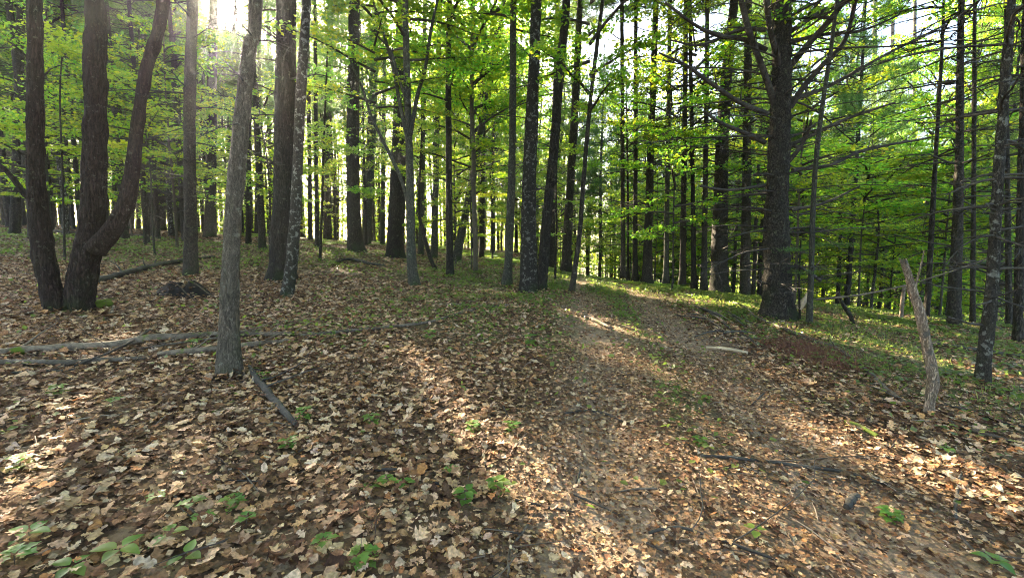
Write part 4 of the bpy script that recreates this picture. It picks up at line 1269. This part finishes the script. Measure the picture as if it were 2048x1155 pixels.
# grey brush pile on the right verge
rb = np.random.default_rng(55)
for i in range(16):
    a = rb.uniform(1385, 1510); b = 640 + (a - 1385) * .28 + rb.normal(0, 14)
    L = rb.uniform(30, 95); dy = L * rb.normal(.32, .22)
    lying('brush_stick', 'grey dry stick tangled in the brush pile left of the great pine foot', 'stick',
          [(a - L / 2, b - dy / 2, 2.5), (a, b + rb.normal(0, 2), 3.5), (a + L / 2, b + dy / 2, 2)], M_DEAD if i % 3 else M_LOG, lift=rb.uniform(1, 8), seed=60 + i, segs=6, rough=.001, group='sticks of the brush pile')
for i in range(26):
    a = rb.uniform(30, 2020); b = rb.uniform(640, 1120)
    s = (b - 500) / 300
    L = rb.uniform(25, 80) * s; th = rb.uniform(0, 3.14)
    dx, dy = math.cos(th) * L / 2, math.sin(th) * L / 4
    w = rb.uniform(2.2, 4.2) * s ** .5
    lying('twig', 'small dry twig half hidden among the fallen leaves', 'twig', [(a - dx, b - dy, w), (a, b + rb.normal(0, 3), w), (a + dx, b + dy, w * .5)],
          (M_STICK, M_TWIG, M_DEAD)[i % 3], seed=100 + i, segs=6, step=.04, rough=.0008, group='twigs scattered on the leaf litter')

# leaning stripped snag
g = gnd(1858, 836)
t = thing('snag', g, 'bleached crooked snag with peeling bark standing near the right edge', 'dead tree')
stem(t, 'trunk', [(1857, 842, 25), (1860, 800, 23), (1866, 765, 27), (1863, 735, 25), (1857, 705, 23), (1851, 675, 21), (1843, 640, 24), (1836, 610, 20), (1826, 585, 22), (1820, 560, 17), (1813, 540, 15)], g[1], M_SNAG, segs=20, step=.025, rough=.007, flare=.15, seed=31, splinter=.12, lobes=.12)
stem(t, 'branch', [(1829, 590, 7), (1834, 560, 5), (1842, 530, 4), (1848, 500, 2.5)], g[1], M_SNAG, segs=8, step=.03, rough=.002, flare=0, seed=33)
HAND.append((g[0], g[1]))

# fallen pole propped between great pine and the snag side, splintered end towards the pine
Yp = gg[1] - .3
P, W = pix_path([(1612, 600, 5), (1680, 594, 5.5), (1733, 587, 5), (1819, 568, 4.5), (1906, 541, 4), (1990, 512, 3)], Yp)
c = np.array(P[0])
o = thing('leaning_pole', c, 'pale bare pole propped almost level from the great pine to the right', 'pole')
PP, WW = smooth_path(P, W, .08); mb = MB(); add_tube(mb, PP - c, WW, 9, rough=.002, seed=4); link('stem', mb.mesh('stem', [M_LOG]), o)
P, W = pix_path([(1598, 618, 12), (1606, 604, 14), (1612, 594, 9), (1614, 584, 3)], Yp - .05)
PP, WW = smooth_path(P, W, .02); mb = MB(); add_tube(mb, PP - c, WW, 9, rough=.006, seed=5); link('splintered_end', mb.mesh('splintered_end', [M_PALE]), o)

for lab, pts, mt, nm in (('dark crooked stub leaning under the pale propped pole', [(1707, 652, 9), (1700, 630, 10), (1688, 612, 9), (1676, 588, 7)], M_DARK, 'dead_stub'),
                     ('short pale bare post standing left of the snag top', [(1802, 636, 10), (1804, 610, 9), (1808, 573, 8)], M_SNAG, 'dead_stub')):
    g = gnd(pts[0][0], pts[0][1]); t = thing(nm, g, lab, 'dead stub'); P, W = pix_path(pts, g[1]); P.insert(0, P[0] - np.array([0, 0, .2])); W.insert(0, W[0])
    PP, WW = smooth_path(P, W, .05); mb = MB(); add_tube(mb, PP - g, WW, 12, rough=.006, seed=3, splinter=.05); me = mb.mesh(nm, [mt])
    link('stem', me, t)

# root mound: a low cone of soil and roots
g = gnd(368, 592); t_ = g[1] / ray(368, 592)[1]
rx, ry, hz = 52 * t_ / F, 42 * t_ / F, 27 * t_ / F
nr, na = 14, 44
V = []
for i in range(nr + 1):
    f = i / nr
    for j in range(na):
        a = 2 * math.pi * j / na
        x = rx * 1.05 * f * math.cos(a); y = ry * f * math.sin(a)
        h = hz * (1 - f ** 2.4) * (1 + .5 * float(noise3(x * 5, y * 5, 3))) + .09 * float(noise3(x * 14, y * 14, 8)) * (1 - f)
        V.append([x * (1 + .15 * float(noise3(math.cos(a) * 2, math.sin(a) * 2, 1))), y, float(ground_z(g[0] + x, g[1] + y)) - g[2] + h - .03 * f])
i = np.arange(nr)[:, None] * na; j = np.arange(na)[None]; j2 = (j + 1) % na
Q = np.stack([i + j, i + na + j, i + na + j2, i + j2], -1).reshape(-1, 4)
mb = MB(); mb.add(np.array(V), Q)
t = thing('root_mound', g, 'low dark mound of soil and roots at the foot of the slim pine', 'mound')
link('soil', mb.mesh('soil', [M_HUMUS]), t)
V_ = np.array(V); rr = np.random.default_rng(9); lm = MB(); sel = rr.integers(0, len(V_), 170)
for k in range(10):
    TV, TF = oak_template(np.random.default_rng(740 + k), detail=True); m_ = sel[k::10]
    scatter(lm, TV, TF, V_[m_] + [0, 0, .015] + rr.normal(0, .02, (len(m_), 3)), rots(len(m_), .35, rr), rr.uniform(.04, .1, len(m_)), 0, pick_cols(len(m_), rr) * .55)
link('leaves', lm.mesh('leaves', [M_LITTER]), t)
for k, pts in enumerate(([(352, 564, 2), (362, 575, 2.5), (378, 592, 2.2), (397, 618, 2)], [(372, 560, 2), (392, 568, 2.5), (415, 585, 2.5), (440, 600, 2)])):
    P, W = pix_path(pts, g[1] - ry * .8)
    for q in P: q[2] = max(q[2], float(ground_z(q[0], q[1])) + .01)
    PP, WW = smooth_path(P, W, .05); b = MB(); add_tube(b, PP - g, WW, 7, rough=.003, seed=k); link('root', b.mesh('root', [M_LOG]), t)

# leaves drifted up against the nearer stems
dl = MB(); rng = np.random.default_rng(63)
for (tx, ty) in [h for h in HAND if h[1] < 14]:
    n = 130
    a = rng.uniform(0, 6.283, n); q = .10 + .42 * rng.random(n) ** 1.4
    x = tx + np.cos(a) * q; y = ty + np.sin(a) * q
    z = ground_z(x, y) + .02 + .11 * np.exp(-q / .16) * rng.random(n) + rng.uniform(0, .02, n)
    for k in range(6):
        TV, TF = oak_template(np.random.default_rng(760 + k), detail=True); m_ = slice(k, None, 6)
        C = np.stack([x, y, z], 1)[m_]
        scatter(dl, TV, TF, C, rots(len(C), .45, rng), rng.uniform(.05, .12, len(C)), 0, pick_cols(len(C), rng) * .9)
o = link('drifted_leaves', dl.mesh('drifted_leaves', [M_LITTER])); tag(o, 'dry leaves drifted against the feet of the nearer trees', None, kind='stuff')

# rusty heap of dead needles on the right verge
nd = MB(); rng = np.random.default_rng(15)
cs = []
for i in range(1500):
    f = rng.random(); a = 1565 + 120 * f + rng.normal(0, 14); b = 690 + 44 * f + rng.normal(0, 7)
    cs.append((a, b))
cs = np.array(cs)
C = np.array([gnd(a, b) for a, b in cs[::8]])
C = np.repeat(C, 8, 0)[:1500] + rng.normal(0, 1, (1500, 3)) * np.array([.2, .15, 0]); C[:, 2] = ground_z(C[:, 0], C[:, 1]) + rng.uniform(0, .07, 1500)
scatter(nd, TUFT_V, TUFT_F, C, rots(1500, .8, rng), rng.uniform(.05, .10, 1500), 0)
o = link('dead_needles', nd.mesh('dead_needles', [M_RUST])); tag(o, 'rust brown dead pine needles heaped beside the long crooked pole', None, kind='stuff')


# ------------------------------------------------------------------ seedlings in the foreground
def leaf_mesh(rng, L, W, n=7, fold=.25, droop=.3, lobed=0):
    t = np.linspace(0, 1, n)
    w = W * np.sin(np.pi * t ** .75) ** .9
    if lobed: w = w * (1 + .35 * np.cos(np.arange(n) * math.pi))
    w[0] = .002; w[-1] = .001
    V = []
    for i in range(n):
        for sd in (-1, 0, 1):
            V.append([L * t[i], sd * w[i], fold * w[i] * abs(sd) - droop * L * t[i] ** 2])
    Q = []
    for i in range(n - 1):
        a = 3 * i; Q += [[a, a + 1, a + 4, a + 3], [a + 1, a + 2, a + 5, a + 4]]
    return np.array(V), np.array(Q)


def seedling(px, py, h, nleaf, L, W, label, seed, name='seedling', lobed=0, tiers=1):
    rng = np.random.default_rng(seed)
    g = gnd(px, py)
    t = thing(name, g, label, 'seedling', 'seedlings on the forest floor')
    mb = MB(); lean = rng.normal(0, .12, 2)
    P = np.array([[0, 0, -.01], [lean[0] * h * .4, lean[1] * h * .4, h * .5], [lean[0] * h, lean[1] * h, h]])
    add_tube(mb, P, [.0025, .002, .0016], 5); link('stem', mb.mesh('stem', [M_STICK]), t)
    for tr in range(tiers):
        base = P[2] if tr == 0 else P[1] * (1 - .2 * tr)
        for k in range(nleaf):
            V, Q = leaf_mesh(rng, L * rng.uniform(.75, 1.15), W * rng.uniform(.85, 1.1), droop=rng.uniform(.1, .45), lobed=lobed)
            a = 2 * math.pi * (k + tr * .5) / nleaf + rng.normal(0, .2); e = rng.uniform(.0, .35)
            ce, se = math.cos(e), math.sin(e); ca, sa = math.cos(a), math.sin(a)
            Ry = np.array([[ce, 0, -se], [0, 1, 0], [se, 0, ce]]); Rz = np.array([[ca, -sa, 0], [sa, ca, 0], [0, 0, 1]])
            V = V @ Ry.T; V[:, 0] += .012; V = V @ Rz.T + base
            b = MB(); b.add(V, Q); link('leaf', b.mesh('leaf', [M_SEED]), t)


SEEDS = [
    (245, 1118, .06, 4, .095, .03, 'large pale oval leaved seedling near the bottom left corner', 0, 1),
    (150, 1148, .05, 4, .075, .025, 'oval leaved seedling on the bottom edge left of the large pale one', 0, 1),
    (385, 1024, .06, 5, .055, .022, 'toothed seedling second from the left in the lower left row', 1, 1),
    (405, 1048, .05, 4, .05, .02, 'small seedling directly below the toothed one', 1, 1),
    (472, 1018, .07, 5, .06, .023, 'bushy seedling left of the orange oak leaf', 1, 2),
    (492, 1052, .06, 5, .05, .02, 'seedling just below the bushy one beside the orange leaf', 1, 1),
    (318, 1006, .05, 4, .05, .02, 'seedling at the left end of the lower left row', 1, 1),
    (372, 1132, .05, 3, .07, .026, 'two leaved looking seedling near the bottom edge', 0, 1),
    (335, 1085, .05, 3, .07, .026, 'seedling between the large pale one and the toothed row', 0, 1),
    (60, 1085, .05, 4, .075, .027, 'pale broad leaved seedling at the left edge', 0, 1),
    (30, 1130, .05, 5, .07, .028, 'seedling tucked in the bottom left corner', 1, 1),
    (40, 940, .07, 5, .07, .028, 'seedling at the left edge in half sun', 1, 2),
    (740, 985, .05, 5, .05, .02, 'seedling below the dark short stick', 1, 1),
    (772, 977, .06, 5, .055, .022, 'brighter seedling at the end of the dark short stick', 1, 1),
    (812, 979, .05, 4, .05, .02, 'seedling right of the dark short stick', 1, 1),
    (930, 1008, .08, 5, .06, .024, 'dark green seedling above the crumpled golden leaf', 0, 2),
    (1000, 988, .08, 6, .065, .026, 'sturdy seedling at the left rim of the sun patch', 0, 2),
    (730, 1132, .08, 5, .06, .022, 'deep green seedling on the bottom edge left of centre', 1, 2),
    (645, 1103, .06, 5, .055, .02, 'seedling near the bottom edge crossed by a twig', 1, 1),
    (605, 840, .09, 6, .065, .025, 'leafy seedling at the tip of the rotten branch', 1, 2),
    (575, 900, .07, 5, .06, .022, 'seedling a little below the rotten branch', 1, 2),
    (745, 850, .08, 6, .06, .022, 'seedling above left of the dark short stick in open leaves', 1, 2),
    (945, 862, .06, 6, .06, .024, 'sunlit yellow green seedling left in the bright pair', 1, 2),
    (1022, 862, .06, 6, .06, .024, 'sunlit yellow green seedling right in the bright pair', 1, 2),
    (1518, 1076, .04, 3, .07, .026, 'small bright seedling low between the wheel tracks', 0, 1),
    (1400, 890, .06, 7, .05, .02, 'seedling clump on the hump between the wheel tracks', 1, 2),
    (1410, 805, .06, 7, .05, .02, 'upper seedling clump between the wheel tracks', 1, 2),
    (1780, 1040, .06, 8, .06, .022, 'dark low plant near the lower right corner', 1, 2),
    (1985, 1140, .06, 5, .07, .026, 'yellow green seedling in the bottom right corner', 0, 1),
    (1690, 690, .10, 6, .07, .026, 'seedling on the right slope above the long pole', 1, 2),
    (1890, 910, .06, 5, .06, .025, 'seedling below the snag foot', 1, 1),
    (900, 950, .05, 4, .05, .02, 'tiny seedling above the dark green one', 1, 1),
    (530, 765, .09, 6, .06, .024, 'seedling beside the top of the rotten branch', 1, 2),
    (385, 700, .10, 6, .07, .026, 'seedling growing between the two pale logs', 1, 2),
    (225, 820, .08, 5, .06, .024, 'seedling in the leaves below the half buried log', 1, 1),
    (120, 790, .08, 6, .06, .024, 'left seedling below the half buried log', 1, 2),
    (1060, 690, .14, 8, .08, .03, 'leafy sprout in the middle of the centre herbs', 1, 3),
    (1220, 720, .06, 6, .05, .02, 'seedling on the left wheel track verge', 1, 1),
    (860, 680, .12, 7, .08, .03, 'leafy sprout left among the centre herbs', 1, 2),
]
for i, (a, b, h, nl, L, W, lab, lob, ti) in enumerate(SEEDS):
    seedling(a, b, h, nl, L, W, lab, 300 + i, lobed=lob, tiers=ti)


# ------------------------------------------------------------------ low leafy sprays near the great pine (hemlock and maple saplings)
def spray_tree(label, px, py, trunk_pts, sprays, leafmat, seed, leaf=.07, tv=(KITE_V, KITE_F), per=260, name='sapling'):
    g = gnd(px, py); rng = np.random.default_rng(seed)
    t = thing(name, g, label, 'tree')
    PP, WW = stem(t, 'trunk', trunk_pts, g[1], M_DARK, None, segs=9, step=.1, rough=.002, flare=.2, seed=seed)
    for (a, b, half, dep) in sprays:
        c, tt = at_depth(a, b, g[1] + dep)
        j = np.argmin(abs(PP[:, 2] - (c[2] - .15)))
        mb = MB()
        Q = np.array([PP[j], PP[j] * .5 + c * .5 + [0, 0, .06], c + (c - PP[j]) * .3 * np.array([1, 1, 0])]) - g
        QQ, ww = smooth_path(Q, [.010, .006, .003], .12)
        add_tube(mb, QQ, ww, 5, mat=0)
        hw = half * tt / F
        m = int(per * (hw / .6) ** 1.2)
        ang = rng.uniform(0, 6.28, m); q = np.sqrt(rng.random(m)) * hw
        # leaves on fine side twigs
        for k in range(9):
            a2 = 6.28 * k / 9; e = c - g + np.array([math.cos(a2), math.sin(a2), .0]) * hw * .9
            add_tube(mb, np.array([c - g, (c - g + e) / 2 + [0, 0, .03], e]), [.004, .003, .0015], 3)
            sel = (rng.random((int(m / 9), 1))) ** .7
            pts = (c - g) + (e - (c - g)) * sel + rng.normal(0, 1, (len(sel), 3)) * np.array([.09, .09, .025])
            pts = pts[~in_tubes(pts + g)]
            scatter(mb, tv[0], tv[1], pts, rots(len(pts), .4, rng), rng.uniform(.7, 1.2, len(pts)) * leaf, 1)
        link('spray', mb.mesh('spray', [M_TWIG, leafmat]), t)
    return t


spray_tree('little hemlock with flat feathery sprays in front of the great pine', 1600, 648, [(1600, 648, 5), (1598, 560, 4), (1602, 480, 3)],
           [(1555, 528, 45, -.3), (1600, 545, 30, -.2), (1655, 490, 55, .2), (1585, 500, 30, -.2)], M_HEM, 1, leaf=.045, tv=(TUFT_V, TUFT_F), per=500, name='hemlock_sapling')
spray_tree('maple sapling with level leaf layers left of the stripped snag', 1770, 622, [(1770, 622, 7), (1775, 500, 6), (1772, 380, 5), (1780, 250, 4)],
           [(1720, 420, 75, -.2), (1800, 380, 80, .2), (1860, 400, 60, -.1), (1750, 340, 60, .1), (1700, 470, 50, 0), (1830, 330, 60, .3), (1790, 270, 50, 0)], M_LEAFY, 2, leaf=.085)
spray_tree('maple sapling with low fans of leaves left of the leaning sapling', 1110, 560, [(1110, 560, 5), (1113, 460, 4), (1112, 360, 4), (1118, 250, 3)],
           [(1090, 470, 50, .3), (1150, 400, 55, -.2), (1175, 330, 50, 0), (1100, 380, 45, .2), (1190, 440, 60, .4), (1130, 300, 50, 0)], M_LEAF, 3, leaf=.085)
spray_tree('maple sapling spreading leaves over the far fern bank', 985, 520, [(985, 520, 4), (984, 440, 3.5), (980, 340, 3)],
           [(960, 470, 40, 0), (1000, 440, 40, .2), (930, 430, 35, -.2), (975, 390, 45, 0), (1000, 350, 40, .1)], M_LEAFY, 4, leaf=.10)
spray_tree('young maple with bright yellow green leaves behind the forked oak', 130, 520, [(130, 520, 6), (125, 350, 5), (120, 200, 4), (125, 90, 3)],
           [(110, 90, 45, 0), (140, 105, 40, -.2), (90, 60, 40, .1), (60, 260, 50, .3), (150, 300, 40, 0), (235, 290, 40, .2)], M_LEAFY, 5, leaf=.09)
spray_tree('young maple with leaf fans in the gap right of the lichen spotted stem', 640, 520, [(640, 520, 6), (645, 380, 5), (650, 220, 4), (655, 100, 3)],
           [(650, 260, 60, 0), (700, 300, 60, .2), (620, 340, 50, -.2), (680, 200, 60, 0), (640, 150, 55, .1), (720, 380, 50, .2), (600, 400, 40, .2), (700, 110, 60, 0)], M_LEAF, 6, leaf=.09)

# ------------------------------------------------------------------ thin haze added for the glare round the sun
HZ = 0.00045
if HZ > 0:
    m = bpy.data.materials.new('glare_haze'); m.use_nodes = True
    nt = m.node_tree; nt.nodes.clear(); out = nt.nodes.new('ShaderNodeOutputMaterial')
    pv = nt.nodes.new('ShaderNodeVolumePrincipled'); pv.inputs['Density'].default_value = HZ; pv.inputs['Anisotropy'].default_value = .75
    pv.inputs['Color'].default_value = (.9, .93, .95, 1)
    nt.links.new(pv.outputs[0], out.inputs['Volume'])
    V = np.array([[x, y, z] for x in (-175, 175) for y in (-65, 235) for z in (-22, 32)], float)
    mb = MB(); mb.add(V, [[0, 1, 3, 2], [4, 6, 7, 5], [0, 4, 5, 1], [2, 3, 7, 6], [0, 2, 6, 4], [1, 5, 7, 3]], smooth=False)
    o = link('haze', mb.mesh('haze', [m])); tag(o, 'thin haze added between the trees for the glare round the sun', None, kind='stuff')

# ------------------------------------------------------------------ sky, sun, camera
w = bpy.data.worlds.new('World'); SC.world = w; w.use_nodes = True
nt = w.node_tree; nt.nodes.clear()
sky = nt.nodes.new('ShaderNodeTexSky'); sky.sky_type = 'NISHITA'; sky.sun_disc = False
sky.sun_elevation = SUN_EL; sky.sun_rotation = -SUN_AZ
sky.air_density = 1.0; sky.dust_density = 4.0; sky.ozone_density = 1.0
bg = nt.nodes.new('ShaderNodeBackground'); bg.inputs['Strength'].default_value = .06
ow = nt.nodes.new('ShaderNodeOutputWorld')
nt.links.new(sky.outputs[0], bg.inputs[0]); nt.links.new(bg.outputs[0], ow.inputs[0])

ld = bpy.data.lights.new('sun', 'SUN'); ld.energy = 5.0; ld.angle = R(.53); ld.color = (1, .85, .62)
lo = bpy.data.objects.new('sun', ld); COL.objects.link(lo)
lo.rotation_euler = Vector((SUN[0], SUN[1], SUN[2])).to_track_quat('Z', 'Y').to_euler()

cd = bpy.data.cameras.new('camera'); cd.sensor_width = 36; cd.lens = 36 * F / 2048; cd.clip_end = 600; cd.clip_start = .05
co = bpy.data.objects.new('camera', cd); COL.objects.link(co)
co.location = (0, 0, CAMZ); co.rotation_euler = (math.pi / 2 - PITCH, 0, 0)
SC.camera = co
SC.view_settings.view_transform = 'Standard'; SC.view_settings.look = 'None'
SC.view_settings.exposure = 4.05; SC.view_settings.gamma = 1.0
SC.cycles.max_bounces = 7; SC.cycles.diffuse_bounces = 4; SC.cycles.glossy_bounces = 2; SC.cycles.transmission_bounces = 5
SC.cycles.transparent_max_bounces = 4
SC.cycles.use_denoising = True
SC.cycles.pixel_filter_type = 'BLACKMAN_HARRIS'; SC.cycles.filter_width = 1.05
SC.cycles.sample_clamp_indirect = 6
print('TREES', cnt, 'tubes', len(TUBE_P))
